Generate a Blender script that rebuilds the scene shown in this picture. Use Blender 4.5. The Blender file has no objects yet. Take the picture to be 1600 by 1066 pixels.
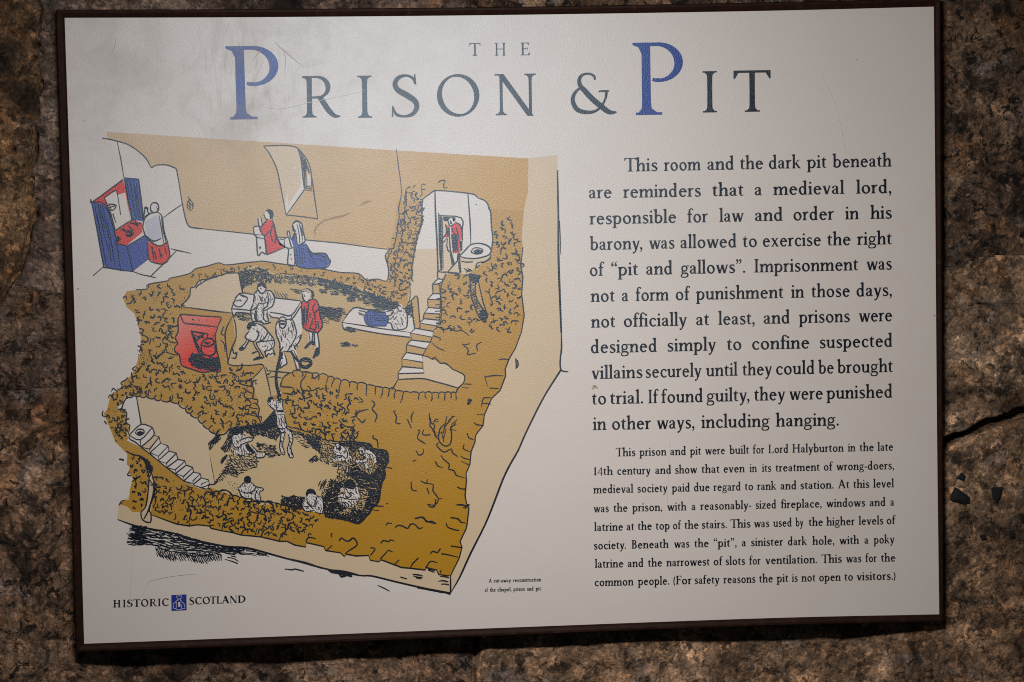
import bpy, math, random
import numpy as np
from mathutils import Vector, Matrix
from mathutils.geometry import delaunay_2d_cdt, tessellate_polygon

CAM_ANG = (2.99667, -3.93924, -1.38613)
CAM_LOC = (-0.12697, -0.07938, -1.83733)
LAMP_LOC = (-0.12, -1.0, 0.34)
LAMP_W = 3.02
# ------------------------------------------------------------------ camera, light, exposure
SC = bpy.context.scene
COL = SC.collection
PW, PH = 1600.0, 1066.0                      # size of the photograph the drawing was measured on

cam_d = bpy.data.cameras.new('camera')
cam = bpy.data.objects.new('camera', cam_d)
COL.objects.link(cam)
SC.camera = cam
cam_d.lens = 70.0
cam_d.sensor_width = 36.0
cam_d.clip_end = 50.0
cam_d.clip_start = 0.05
rx, ry, rz = (math.radians(a) for a in CAM_ANG)
R_ = (Matrix.Rotation(rz, 3, 'Z') @ Matrix.Rotation(ry, 3, 'Y') @ Matrix.Rotation(rx, 3, 'X'))
# sign frame (x right, y down, z into the wall) -> world (x right, y into the wall, z up)
S2W = Matrix(((1, 0, 0), (0, 0, 1), (0, -1, 0)))
CAM_POS = S2W @ Vector(CAM_LOC)
rot = S2W @ R_.transposed() @ Matrix(((1, 0, 0), (0, -1, 0), (0, 0, -1)))
cam.matrix_world = Matrix.Translation(CAM_POS) @ rot.to_4x4()
cam_d.dof.use_dof = True
cam_d.dof.focus_distance = 1.845
cam_d.dof.aperture_fstop = 4.0

world = bpy.data.worlds.new('World')
SC.world = world
world.use_nodes = True
bg = world.node_tree.nodes['Background']
bg.inputs[0].default_value = (0.85, 0.92, 1.0, 1)
bg.inputs[1].default_value = 0.022

def area_light(name, loc, target, sx, sy, power, color, spread=180):
    d = bpy.data.lights.new(name, 'AREA')
    d.shape = 'RECTANGLE'
    d.size, d.size_y = sx, sy
    d.energy = power
    d.color = color
    d.spread = math.radians(spread)
    o = bpy.data.objects.new(name, d)
    COL.objects.link(o)
    o.location = loc
    o.rotation_euler = (Vector(target) - Vector(loc)).to_track_quat('-Z', 'Y').to_euler()
    return o

area_light('lamp', LAMP_LOC, (0.04, 0, -0.14), 0.26, 0.05, LAMP_W, (1.0, 0.99, 0.98), 102)

vs = SC.view_settings
vs.view_transform = 'Standard'
vs.look = 'None'
vs.exposure = 0.0
vs.gamma = 1.0
vs.use_curve_mapping = False
SC.cycles.filter_width = 1.05
SC.cycles.max_bounces = 4
SC.cycles.use_denoising = False

# ------------------------------------------------------------------ measuring: point of the photograph -> point on an upright plane
F_PX = cam_d.lens / 36.0 * PW
ROT3 = rot
def at(x, y, depth=0.0):
    d = ROT3 @ Vector(((x - PW / 2) / F_PX, -(y - PH / 2) / F_PX, -1.0))
    t = (depth - CAM_POS.y) / d.y
    p = CAM_POS + d * t
    return (p.x, p.z)

# ------------------------------------------------------------------ helpers
def link_mesh(name, verts, faces, mats, fmat=None, parent=None, smooth=False):
    me = bpy.data.meshes.new(name)
    me.from_pydata(verts, [], faces)
    for m in mats:
        me.materials.append(m)
    if fmat is not None:
        me.polygons.foreach_set('material_index', fmat)
    if smooth:
        me.polygons.foreach_set('use_smooth', [True] * len(me.polygons))
    me.update()
    o = bpy.data.objects.new(name, me)
    COL.objects.link(o)
    if parent:
        o.parent = parent
    return o

def union(polys):
    """one flat sheet of triangles from many overlapping polygons"""
    vs_, fs_ = [], []
    key = {}
    for p in polys:
        if len(p) == 3:
            tris = [p]
        elif len(p) == 4:
            tris = [(p[0], p[1], p[2]), (p[0], p[2], p[3])]
        else:
            tris = [[p[i] for i in t] for t in tessellate_polygon([[Vector((x, y, 0)) for x, y in p]])]
        for t in tris:
            t = [(round(x, 3), round(y, 3)) for x, y in t]
            ar = (t[1][0] - t[0][0]) * (t[2][1] - t[0][1]) - (t[2][0] - t[0][0]) * (t[1][1] - t[0][1])
            if abs(ar) < 4e-4:
                continue
            if ar < 0:
                t = t[::-1]
            f = []
            for k in t:
                if k not in key:
                    key[k] = len(vs_)
                    vs_.append(Vector(k))
                f.append(key[k])
            fs_.append(f)
    if not fs_:
        return [], []
    r = delaunay_2d_cdt(vs_, [], fs_, 0, 1e-6, True)
    ov, of, orig = r[0], r[2], r[5]
    return [(v.x, v.y) for v in ov], [f for f, g in zip(of, orig) if g]

# ------------------------------------------------------------------ materials
def new_mat(name):
    m = bpy.data.materials.new(name)
    m.use_nodes = True
    nt = m.node_tree
    return m, nt, nt.nodes['Principled BSDF']

def N(nt, typ, **kw):
    n = nt.nodes.new(typ)
    for k, v in kw.items():
        if k.startswith('i_'):
            n.inputs[int(k[2:]) if k[2:].isdigit() else k[2:].replace('_', ' ')].default_value = v
        else:
            setattr(n, k, v)
    return n

def ramp(nt, src, stops):
    r = nt.nodes.new('ShaderNodeValToRGB')
    e = r.color_ramp.elements
    while len(e) < len(stops):
        e.new(0.5)
    for el, (p, c) in zip(e, stops):
        el.position = p
        el.color = c if len(c) == 4 else (*c, 1)
    nt.links.new(src, r.inputs[0])
    return r

def math_n(nt, op, a, b=None, clamp=False):
    n = nt.nodes.new('ShaderNodeMath')
    n.operation = op
    n.use_clamp = clamp
    for i, v in enumerate((a, b)):
        if v is None:
            continue
        if isinstance(v, (int, float)):
            n.inputs[i].default_value = v
        else:
            nt.links.new(v, n.inputs[i])
    return n.outputs[0]

def mix_c(nt, fac, a, b, blend='MIX'):
    n = nt.nodes.new('ShaderNodeMix')
    n.data_type = 'RGBA'
    n.blend_type = blend
    for sock, v in ((n.inputs['Factor'], fac), (n.inputs[6], a), (n.inputs[7], b)):
        if isinstance(v, (int, float)):
            sock.default_value = v
        elif isinstance(v, tuple):
            sock.default_value = v if len(v) == 4 else (*v, 1)
        else:
            nt.links.new(v, sock)
    return n.outputs[2]

# a laminate shared by the sheet and everything printed on it: fine orange-peel grain, handling grime
LAM = bpy.data.node_groups.new('laminate', 'ShaderNodeTree')
LAM.interface.new_socket('Color', in_out='INPUT', socket_type='NodeSocketColor')
LAM.interface.new_socket('Color', in_out='OUTPUT', socket_type='NodeSocketColor')
LAM.interface.new_socket('Roughness', in_out='OUTPUT', socket_type='NodeSocketFloat')
LAM.interface.new_socket('Normal', in_out='OUTPUT', socket_type='NodeSocketVector')
def build_lam(nt):
    gi = nt.nodes.new('NodeGroupInput')
    go = nt.nodes.new('NodeGroupOutput')
    L = nt.links.new
    geo = nt.nodes.new('ShaderNodeNewGeometry')
    sep = nt.nodes.new('ShaderNodeSeparateXYZ')
    L(geo.outputs['Position'], sep.inputs[0])
    flat = nt.nodes.new('ShaderNodeCombineXYZ')
    L(sep.outputs[0], flat.inputs[0]); L(sep.outputs[2], flat.inputs[1])
    P = flat.outputs[0]
    def noise(scale, detail=3, rough=0.55, dist=0.0, vec=None):
        n = nt.nodes.new('ShaderNodeTexNoise')
        n.inputs['Scale'].default_value = scale
        n.inputs['Detail'].default_value = detail
        n.inputs['Roughness'].default_value = rough
        n.inputs['Distortion'].default_value = dist
        L(vec or P, n.inputs['Vector'])
        return n.outputs[0]
    def patch(cx, cz, rxx, rzz):
        """1 in the middle of a worn patch, 0 outside"""
        dx = math_n(nt, 'MULTIPLY', math_n(nt, 'SUBTRACT', sep.outputs[0], cx), 1 / rxx)
        dz = math_n(nt, 'MULTIPLY', math_n(nt, 'SUBTRACT', sep.outputs[2], cz), 1 / rzz)
        d = math_n(nt, 'SQRT', math_n(nt, 'ADD', math_n(nt, 'MULTIPLY', dx, dx), math_n(nt, 'MULTIPLY', dz, dz)))
        return math_n(nt, 'SUBTRACT', 1.0, d, True)
    # smears where hands have rubbed, most of them in one corner
    (ax, az) = at(255, 110)
    smear_w = math_n(nt, 'MULTIPLY', patch(ax, az, 0.30, 0.16), 1.6, True)
    sm = ramp(nt, noise(18, 6, 0.66, 0.35), [(0.46, (0, 0, 0)), (0.66, (1, 1, 1))]).outputs[0]
    stretch = nt.nodes.new('ShaderNodeMapping')
    stretch.inputs['Rotation'].default_value = (0, 0, math.radians(-28))
    stretch.inputs['Scale'].default_value = (190, 26, 1)
    L(P, stretch.inputs[0])
    st = ramp(nt, noise(1, 4, 0.6, 0.3, stretch.outputs[0]), [(0.5, (0, 0, 0)), (0.72, (1, 1, 1))]).outputs[0]
    bx, bz = at(385, 120)
    st_w = math_n(nt, 'MULTIPLY', patch(bx, bz, 0.075, 0.06), 1.5, True)
    wide = ramp(nt, noise(7, 6, 0.62, 0.4), [(0.4, (0, 0, 0)), (0.75, (1, 1, 1))]).outputs[0]
    grime = math_n(nt, 'ADD', math_n(nt, 'MULTIPLY', math_n(nt, 'MULTIPLY', sm, smear_w), 0.32),
                   math_n(nt, 'ADD', math_n(nt, 'MULTIPLY', math_n(nt, 'MULTIPLY', st, st_w), 0.36),
                          math_n(nt, 'MULTIPLY', wide, 0.07)), True)
    col = mix_c(nt, grime, gi.outputs[0], (0.36, 0.29, 0.225))
    # tiny flecks
    fl = ramp(nt, noise(420, 1, 0.4), [(0.80, (0, 0, 0)), (0.86, (1, 1, 1))]).outputs[0]
    col = mix_c(nt, math_n(nt, 'MULTIPLY', fl, 0.25), col, (0.2, 0.15, 0.11))
    tone = ramp(nt, noise(760, 2, 0.6), [(0.3, (0.93, 0.93, 0.93)), (0.7, (1, 1, 1))]).outputs[0]
    col = mix_c(nt, 1.0, col, tone, 'MULTIPLY')
    L(col, go.inputs[0])
    r = math_n(nt, 'ADD', 0.35, math_n(nt, 'MULTIPLY', grime, 0.16))
    r = math_n(nt, 'ADD', r, math_n(nt, 'MULTIPLY', noise(28, 4), 0.08))
    L(r, go.inputs[1])
    b = nt.nodes.new('ShaderNodeBump')
    b.inputs['Strength'].default_value = 0.55
    b.inputs['Distance'].default_value = 0.00045
    L(noise(760, 3, 0.6), b.inputs['Height'])
    L(b.outputs[0], go.inputs[2])
build_lam(LAM)

def print_mat(name, color, color2=None, grad=None):
    """a printed colour; color2/grad = a tone graded between two points of the picture"""
    m, nt, bs = new_mat(name)
    g = nt.nodes.new('ShaderNodeGroup')
    g.node_tree = LAM
    if color2 is None:
        g.inputs[0].default_value = (*color, 1)
    else:
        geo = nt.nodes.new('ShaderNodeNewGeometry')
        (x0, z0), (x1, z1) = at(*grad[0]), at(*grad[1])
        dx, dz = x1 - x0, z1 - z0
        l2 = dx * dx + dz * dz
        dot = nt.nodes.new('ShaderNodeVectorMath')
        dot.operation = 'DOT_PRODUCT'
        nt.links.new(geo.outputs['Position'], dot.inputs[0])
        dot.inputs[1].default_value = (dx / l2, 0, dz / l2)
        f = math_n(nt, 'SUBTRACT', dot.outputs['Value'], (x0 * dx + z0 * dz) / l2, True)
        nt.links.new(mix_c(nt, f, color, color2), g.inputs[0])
    # matt print under a clear film: the grain of the film only shows in its sheen
    nt.nodes.remove(bs)
    dif = nt.nodes.new('ShaderNodeBsdfDiffuse')
    glo = nt.nodes.new('ShaderNodeBsdfGlossy')
    glo.distribution = 'BECKMANN'
    glo.inputs['Color'].default_value = (*SHEEN, 1)
    add = nt.nodes.new('ShaderNodeAddShader')
    nt.links.new(g.outputs[0], dif.inputs['Color'])
    nt.links.new(g.outputs[1], glo.inputs['Roughness'])
    nt.links.new(g.outputs[2], glo.inputs['Normal'])
    nt.links.new(dif.outputs[0], add.inputs[0])
    nt.links.new(glo.outputs[0], add.inputs[1])
    nt.links.new(add.outputs[0], nt.nodes['Material Output'].inputs['Surface'])
    return m
SHEEN = (0.032, 0.040, 0.048)  # bluish: the cool colour of the light is put into the gloss tint

M = {
    'paper': print_mat('cream laminate', (0.70, 0.622, 0.568)),
    'ochre': print_mat('printed ochre', (0.50, 0.28, 0.055), (0.45, 0.22, 0.006), ((420, 330), (640, 800))),
    'wallochre': print_mat('printed upper wall ochre', (0.61, 0.43, 0.25), (0.54, 0.305, 0.07), ((240, 230), (760, 330))),  # printed grade, with the film's sheen washed into its paler end
    'pale': print_mat('printed pale tan', (0.64, 0.485, 0.315)),
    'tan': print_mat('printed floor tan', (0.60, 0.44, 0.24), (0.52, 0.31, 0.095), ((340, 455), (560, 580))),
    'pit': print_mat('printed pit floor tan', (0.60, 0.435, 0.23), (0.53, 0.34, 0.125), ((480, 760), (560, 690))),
    'backtan': print_mat('printed back wall tan', (0.53, 0.36, 0.15)),
    'red': print_mat('printed red', (0.66, 0.040, 0.022)),
    'redpale': print_mat('printed pale red', (0.70, 0.20, 0.14), (0.72, 0.05, 0.022), ((285, 500), (315, 540))),
    'blue': print_mat('printed blue', (0.055, 0.08, 0.31)),
    'ink': print_mat('printed ink', (0.006, 0.007, 0.013)),
    'text': print_mat('printed lettering ink', (0.005, 0.007, 0.014)),
    'titleblue': print_mat('printed title blue', (0.011, 0.040, 0.25)),
    'logoblue': print_mat('printed emblem blue', (0.008, 0.03, 0.26)),
    'lilac': print_mat('printed lilac grey', (0.52, 0.50, 0.56)),
    'stain': print_mat('old brown stain', (0.33, 0.17, 0.04)),
    'dirt': print_mat('tan dirt', (0.40, 0.29, 0.17)),
    'scratch': print_mat('dirty scratch', (0.36, 0.30, 0.25)),
    'faint': print_mat('faint scratch', (0.635, 0.565, 0.51)),
}

# ------------------------------------------------------------------ an old-style roman alphabet, drawn stroke by stroke (cap height 700)
ST, TH, XH = 100.0, 50.0, 440.0
def rect(x0, y0, x1, y1):
    return [[(x0, y0), (x1, y0), (x1, y1), (x0, y1)]]
def stem(x, y0, y1, w=None):
    w = w or ST
    ym = (y0 + y1) / 2
    a, b = w / 2, w / 2 * 0.94
    return [[(x - a, y0), (x + a, y0), (x + b, ym), (x - b, ym)], [(x - b, ym), (x + b, ym), (x + a, y1), (x - a, y1)]]
def foot(x, y=0, l=62, r=62, w=None, up=1):
    w = (w or ST) / 2
    q = [[(x - w - l, y), (x + w + r, y), (x + w + r - 4, y + 24 * up), (x - w - l + 4, y + 24 * up)],
         [(x - w - l * 0.55, y + 23 * up), (x + w + r * 0.55, y + 23 * up), (x + w + 5, y + 62 * up), (x - w - 5, y + 62 * up)],
         [(x - w - 5, y + 61 * up), (x + w + 5, y + 61 * up), (x + w, y + 110 * up), (x - w, y + 110 * up)]]
    return [p if up > 0 else p[::-1] for p in q]
def head(x, y, l=62, r=62, w=None):
    return foot(x, y, l, r, w, -1)
def flag(x, y, w=None):
    w = (w or ST) / 2
    return [[(x - w - 60, y - 50), (x - w + 4, y - 110), (x + w, y - 110), (x + w, y + 8), (x - w - 60, y - 28)]]
def diag(x0, y0, x1, y1, w):
    q = [(x0 - w / 2, y0), (x0 + w / 2, y0), (x1 + w / 2, y1), (x1 - w / 2, y1)]
    return [q if y1 > y0 else q[::-1]]
def arc(cx, cy, ax, ay, a0, a1, S=None, T=None, tilt=18, n=26):
    S, T = S or ST, T or TH
    out = []
    pr = None
    for i in range(n + 1):
        a = math.radians(a0 + (a1 - a0) * i / n)
        ca, sa = math.cos(a), math.sin(a)
        nx, ny = ca / ax, sa / ay
        l = math.hypot(nx, ny)
        w = T + (S - T) * abs(math.cos(a - math.radians(tilt))) ** 1.5
        o = (cx + ax * ca, cy + ay * sa)
        q = (o[0] - w * nx / l, o[1] - w * ny / l)
        if pr:
            out.append([pr[1], pr[0], o, q])
        pr = (o, q)
    return out
def spline(pts, sub=7):
    """Catmull-Rom through (x, y, w)"""
    P = [np.array(p, float) for p in pts]
    P = [2 * P[0] - P[1]] + P + [2 * P[-1] - P[-2]]
    res = []
    for i in range(1, len(P) - 2):
        for k in range(sub):
            t = k / sub
            res.append(0.5 * (2 * P[i] + (P[i + 1] - P[i - 1]) * t + (2 * P[i - 1] - 5 * P[i] + 4 * P[i + 1] - P[i + 2]) * t * t
                              + (3 * P[i] - P[i - 1] - 3 * P[i + 1] + P[i + 2]) * t ** 3))
    res.append(P[-2])
    return res
def ribbon(res):
    out = []
    pr = None
    n = len(res)
    for i in range(n):
        a, b = res[max(0, i - 1)], res[min(n - 1, i + 1)]
        dx, dy = b[0] - a[0], b[1] - a[1]
        l = math.hypot(dx, dy) or 1
        w = max(res[i][2], 0.02) / 2
        p = (res[i][0] - dy / l * w, res[i][1] + dx / l * w)
        q = (res[i][0] + dy / l * w, res[i][1] - dx / l * w)
        if pr:
            out.append([pr[1], q, p, pr[0]])
        pr = (p, q)
    return out
def curve(*pts, sub=7):
    return ribbon(spline(pts, sub))
def dot(x, y, r=58):
    return [[(x + r * math.cos(k * math.pi / 7), y + r * math.sin(k * math.pi / 7)) for k in range(14)]]
def comma(x, y):
    return dot(x, y, 60) + curve((x + 22, y + 10, 74), (x + 32, y - 55, 62), (x + 5, y - 130, 44), (x - 50, y - 185, 26))
def fl(polys):                                # rotate half a turn (opening quotes)
    return polys

def glyphs():
    S, T, X = ST, TH, XH
    G = {}
    arch = lambda x0, x1: curve((x0, 270, T), (x0 + 50, 350, T + 8), (x0 + 120, 408, 62), (x1 - 60, 412, 82), (x1 - 8, 350, S), (x1, 265, S)) + stem(x1, 0, 268)
    G['a'] = (curve((78, 330, 70), (100, 385, 62), (165, 418, 44), (235, 408, 66), (272, 350, S), (280, 270, S)) + stem(280, 85, 275)
              + curve((280, 110, S), (292, 45, 74), (330, 22, 50), (392, 42, 26)) + dot(82, 335, 46)
              + curve((270, 262, T), (180, 232, 46), (100, 180, 74), (80, 110, S * .95), (112, 48, 72), (170, 26, 54), (225, 50, T), (280, 100, T)), 420)
    G['b'] = (stem(112, 30, 735) + flag(112, 735) + arc(245, 218, 205, 230, 140, -140, tilt=-12) + curve((112, 60, 60), (150, 20, 46), (230, 6, T)), 480)
    G['c'] = (arc(245, 216, 205, 232, 62, 318, tilt=14) + dot(345, 350, 50), 420)
    G['d'] = (stem(350, 20, 735) + flag(350, 735) + arc(222, 214, 190, 230, 38, 322, tilt=14) + foot(350, 0, 0, 46), 490)
    G['e'] = (arc(235, 216, 195, 232, 2, 322, tilt=14) + rect(70, 232, 428, 232 + T + 4), 460)
    G['f'] = (stem(130, 0, 560) + foot(130) + curve((130, 540, S), (140, 640, 80), (195, 710, 56), (262, 712, 48), (300, 680, 60)) + dot(292, 672, 42)
              + rect(20, 392, 270, 392 + T), 300)
    G['g'] = (arc(205, 285, 165, 165, 0, 360, S=78, tilt=10) + curve((120, 150, T), (75, 100, 56), (110, 55, 62), (200, 42, 74), (320, 30, 84), (385, -40, 80))
              + curve((385, -30, 80), (350, -130, 66), (215, -170, 48), (80, -150, 60), (42, -85, 66), (80, -15, 50), (150, 25, 40))
              + curve((315, 390, 40), (370, 425, 46), (430, 415, 60)), 450)
    G['h'] = (stem(112, 0, 735) + flag(112, 735) + arch(140, 378) + foot(112) + foot(378), 490)
    G['i'] = (stem(112, 0, 440) + flag(112, 440) + foot(112) + dot(108, 610, 56), 225)
    G['k'] = (stem(112, 0, 735) + flag(112, 735) + foot(112) + diag(150, 200, 350, 440, 50) + diag(215, 275, 410, 0, S + 8)
              + rect(270, 416, 430, 440) + rect(330, 0, 490, 24), 490)
    G['l'] = (stem(112, 0, 735) + flag(112, 735) + foot(112), 225)
    G['m'] = (stem(112, 0, 440) + flag(112, 440) + arch(140, 372) + arch(400, 632) + foot(112) + foot(372) + foot(632), 745)
    G['n'] = (stem(112, 0, 440) + flag(112, 440) + arch(140, 378) + foot(112) + foot(378), 490)
    G['o'] = (arc(245, 216, 208, 232, 0, 360, tilt=18), 490)
    G['p'] = (stem(112, -215, 440) + flag(112, 440) + arc(245, 216, 205, 232, 145, -145, tilt=-12) + foot(112, -215), 485)
    G['r'] = (stem(112, 0, 440) + flag(112, 440) + foot(112) + curve((140, 290, T), (190, 375, 56), (250, 415, 74), (305, 400, 78)), 330)
    G['s'] = (curve((295, 345, 30), (268, 400, T), (195, 420, T), (115, 395, 62), (92, 325, S * .82), (150, 258, S), (240, 200, S), (296, 130, S * .9), (272, 50, 62), (190, 18, T), (105, 32, T), (66, 95, 30))
              + rect(282, 320, 308, 430) + rect(54, 8, 80, 125), 370)
    G['t'] = (stem(122, 110, 470) + [[(76, 440), (168, 440), (168, 570), (142, 560), (100, 480)]]
              + curve((122, 130, S), (135, 55, 80), (190, 24, 54), (275, 45, 24)) + rect(28, 398, 262, 398 + T), 300)
    G['u'] = (stem(112, 120, 440) + flag(112, 440) + curve((112, 150, S), (130, 65, 82), (190, 30, 64), (270, 48, T + 6), (350, 120, T)) + stem(372, 0, 440) + flag(372, 440) + foot(372, 0, 0, 50), 490)
    ser = lambda a, b: rect(a, 418, b, 440)
    G['v'] = (diag(228, -8, 92, 440, S + 8) + diag(232, -8, 368, 440, T + 8) + ser(8, 182) + ser(290, 440), 440)
    G['w'] = (diag(218, -8, 92, 440, S + 8) + diag(222, -8, 340, 440, T + 8) + diag(462, -8, 340, 440, S + 8) + diag(466, -8, 592, 440, T + 8)
              + ser(8, 190) + ser(262, 420) + ser(515, 660), 660)
    G['x'] = (diag(370, 0, 92, 440, S + 10) + diag(86, 0, 350, 440, T + 8) + ser(15, 185) + ser(275, 430) + rect(10, 0, 165, 23) + rect(280, 0, 460, 23), 460)
    G['y'] = (diag(235, -10, 92, 440, S + 8) + curve((368, 440, T + 10), (300, 210, T + 10), (215, -30, T + 12), (160, -150, 60), (95, -195, 62)) + dot(92, -180, 46)
              + ser(8, 182) + ser(290, 440), 440)
    G['z'] = (rect(40, 398, 370, 440) + rect(30, 0, 385, 42) + diag(85, 20, 320, 420, S + 12) + rect(40, 320, 66, 420) + rect(360, 20, 386, 125), 410)
    cap = 78
    I_ = stem(155, 0, 700) + foot(155, 0, cap, cap) + head(155, 700, cap, cap)
    G['I'] = (I_, 310)
    G['T'] = (stem(320, 0, 700) + foot(320, 0, cap, cap) + rect(25, 660, 615, 700)
              + [[(25, 700), (25, 560), (46, 560), (105, 662), (105, 700)], [(615, 700), (535, 700), (535, 662), (594, 560), (615, 560)]], 640)
    G['H'] = (stem(150, 0, 700) + stem(575, 0, 700) + foot(150, 0, 70, 60) + head(150, 700, 70, 60) + foot(575, 0, 60, 70) + head(575, 700, 60, 70) + rect(150, 340, 575, 340 + T), 725)
    G['L'] = (stem(150, 0, 700) + head(150, 700, 75, 75) + rect(40, 0, 500, 38) + [[(500, 0), (515, 165), (490, 165), (400, 36), (400, 0)]], 540)
    G['F'] = (stem(150, 0, 700) + foot(150, 0, 75, 75) + rect(40, 662, 470, 700) + [[(470, 700), (380, 700), (380, 664), (450, 560), (474, 560)]]
              + rect(150, 345, 385, 345 + T) + rect(368, 285, 392, 445), 500)
    G['E'] = (stem(140, 0, 700) + rect(35, 662, 440, 700) + [[(440, 700), (355, 700), (355, 664), (420, 565), (444, 565)]] + rect(140, 345, 370, 345 + T) + rect(352, 290, 376, 440)
              + rect(35, 0, 470, 38) + [[(470, 0), (490, 160), (466, 160), (375, 36), (375, 0)]] + rect(35, 662, 95, 700), 520)
    G['B'] = (stem(150, 0, 700) + rect(45, 662, 260, 700) + rect(45, 0, 270, 38) + rect(150, 350, 280, 350 + T)
              + arc(245, 528, 190, 172, 88, -82, tilt=0) + arc(255, 195, 225, 196, 86, -88, tilt=0), 520)
    G['A'] = (diag(552, 0, 305, 715, S + 12) + diag(98, 0, 312, 700, T + 8) + rect(185, 225, 465, 225 + T) + rect(5, 0, 205, 24) + rect(430, 0, 650, 24)
              + [[(285, 640), (350, 640), (310, 740), (285, 730)]], 655)
    G['D'] = (stem(150, 0, 700) + rect(45, 662, 300, 700) + rect(45, 0, 300, 38) + arc(270, 350, 380, 350, 92, -92, tilt=0), 690)
    G['C'] = (arc(370, 350, 330, 362, 52, 308, tilt=12) + [[(585, 690), (560, 560), (600, 540), (612, 690)], [(600, 20), (575, 30), (555, 120), (590, 150)]], 660)
    G['O'] = (arc(375, 350, 345, 362, 0, 360, tilt=18, n=44), 750)
    G['S'] = (curve((420, 540, 30), (385, 630, 44), (275, 680, T), (150, 645, 66), (92, 545, S * .9), (140, 445, S), (280, 360, S * 1.1), (410, 265, S), (440, 160, S * .9), (375, 55, 64), (245, 18, T), (110, 50, 48), (52, 170, 24), sub=9)
              + [[(400, 700), (425, 700), (440, 530), (418, 530)], [(30, 15), (55, 5), (62, 190), (40, 190)]], 500)
    G['R'] = (stem(124, 0, 700) + foot(124, 0, 70, 70) + rect(8, 668, 290, 700) + [[(8, 700), (8, 672), (60, 655), (90, 600), (160, 600), (160, 700)]]
              + arc(265, 512, 212, 190, 92, -98, S=84, tilt=10) + rect(150, 320, 265, 355) + curve((300, 340, 90), (370, 225, 92), (450, 105, 90), (540, 24, 66), (635, 14, 24)), 640)
    G['N'] = (stem(120, 0, 690, 56) + stem(640, 0, 700, 56) + foot(120, 0, 75, 75, 56) + head(640, 700, 75, 75, 56) + diag(640, -18, 110, 700, S + 22) + rect(5, 676, 130, 700), 760)
    G['P'] = ([[(90, 60), (180, 60), (178, 690), (90, 690)]] + foot(136, 0, 66, 112, 92) + [[(25, 0), (295, 0), (285, 24), (30, 24)]]
              + [[(0, 700), (0, 678), (60, 655), (90, 590), (178, 590), (178, 700)]] + rect(120, 664, 275, 700)
              + arc(262, 508, 245, 192, 94, -96, S=88, T=34, tilt=6) + curve((262, 334, 34), (225, 336, 34), (198, 346, 30)), 520)
    am = lambda s: [((float(a) - 367) * 2.69, (715 - float(b)) * 2.69, float(w) * 2.69) for a, b, w in (t.split(',') for t in s.split())]
    G['&'] = (curve(*am('516,500,10 514,478,16 488,461,14 450,462,15 424,482,22 418,512,26 428,540,30 450,565,34 500,620,36 560,672,36 605,705,30 652,707,9'))
              + curve(*am('428,546,12 400,568,18 380,600,24 378,640,28 402,684,30 450,703,26 510,700,18 555,668,14 582,620,14 590,578,18'))
              + curve(*am('540,573,10 570,571,12 606,571,10')), 770)
    G['1'] = (stem(150, 0, 640) + foot(150, 0, 70, 70) + [[(60, 590), (75, 570), (196, 600), (196, 700)]], 310)
    G['4'] = (stem(330, -40, 640, 80) + rect(20, 150, 440, 195) + diag(50, 170, 330, 640, 48), 470)
    G[','] = (comma(85, 55), 190)
    G['.'] = (dot(95, 52, 58), 190)
    cm = comma(85, 655)
    G['\u201d'] = (cm + [[(x + 160, y) for x, y in p] for p in cm], 340)
    inv = [[(170 - x, 1190 - y) for x, y in p] for p in cm]
    G['\u201c'] = (inv + [[(x + 160, y) for x, y in p] for p in inv], 340)
    G['-'] = ([[(30, 175), (240, 195), (240, 272), (30, 252)]], 270)
    G['('] = (arc(330, 270, 260, 480, 128, 232, S=84, T=42, tilt=0, n=16), 230)
    G[')'] = (arc(-100, 270, 260, 480, 52, -52, S=84, T=42, tilt=0, n=16), 230)
    return G

_cache = {}
def glyph(G, tag, ch):
    k = (tag, ch)
    if k not in _cache:
        polys, adv = G[ch]
        # every stroke piece wound the same way before they are merged
        pp = []
        for p in polys:
            a = sum(p[i][0] * p[(i + 1) % len(p)][1] - p[(i + 1) % len(p)][0] * p[i][1] for i in range(len(p)))
            pp.append(p if a > 0 else p[::-1])
        v, f = union(pp)
        xs = [q[0] for q in v]
        _cache[k] = (v, f, adv, min(xs), max(xs))
    return _cache[k]
KERN = {'Th': -60, 'fi': -22, 'ff': -15, 'we': -14, 'wa': -14, 'vi': -8, 'y.': -35, 'y,': -35, 'w,': -30, 'ro': -8, 're': -8, 'Fo': -40, 'LA': -20, 'TL': -30}
def set_word(out, G, tag, word, x0, x1, base, slope, s):
    """letters of one word between x0 and x1 of the photograph; base(x) = baseline"""
    pen, items = 0.0, []
    for i, ch in enumerate(word):
        v, f, adv, a, b = glyph(G, tag, ch)
        if i:
            pen += KERN.get(word[i - 1] + ch, 0)
        items.append((v, f, pen, a, b))
        pen += adv
    lo, hi = items[0][2] + items[0][3], items[-1][2] + items[-1][4]
    k = (x1 - x0) / (hi - lo)
    for v, f, p, a, b in items:
        o = len(out[0])
        for gx, gy in v:
            dx = (gx + p - lo) * k
            X = x0 + dx + gy * s * slope
            out[0].append((X, base(x0 + dx) - gy * s))
        out[1].extend([[i + o for i in t] for t in f])

DZ = 0.00005
def sheet(name, tri, mat, level, parent):
    verts = []
    for (x, y) in tri[0]:
        X, Z = at(x, y, -DZ * level)
        verts.append((X, -DZ * level, Z))
    fs = [list(t) for t in tri[1]]
    a, b, c = (Vector(verts[i]) for i in fs[0][:3])
    if (b - a).cross(c - a).y > 0:           # printed faces look out of the wall
        fs = [t[::-1] for t in fs]
    return link_mesh(name, verts, fs, [mat], None, parent)

# ------------------------------------------------------------------ the sign: sheet, frame rails, backing
sign = bpy.data.objects.new('information_sign', None)
COL.objects.link(sign)
sign['label'] = 'cream printed sign with a cutaway castle drawing, dark brown frame, on stone wall'
sign['category'] = 'sign'

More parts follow.
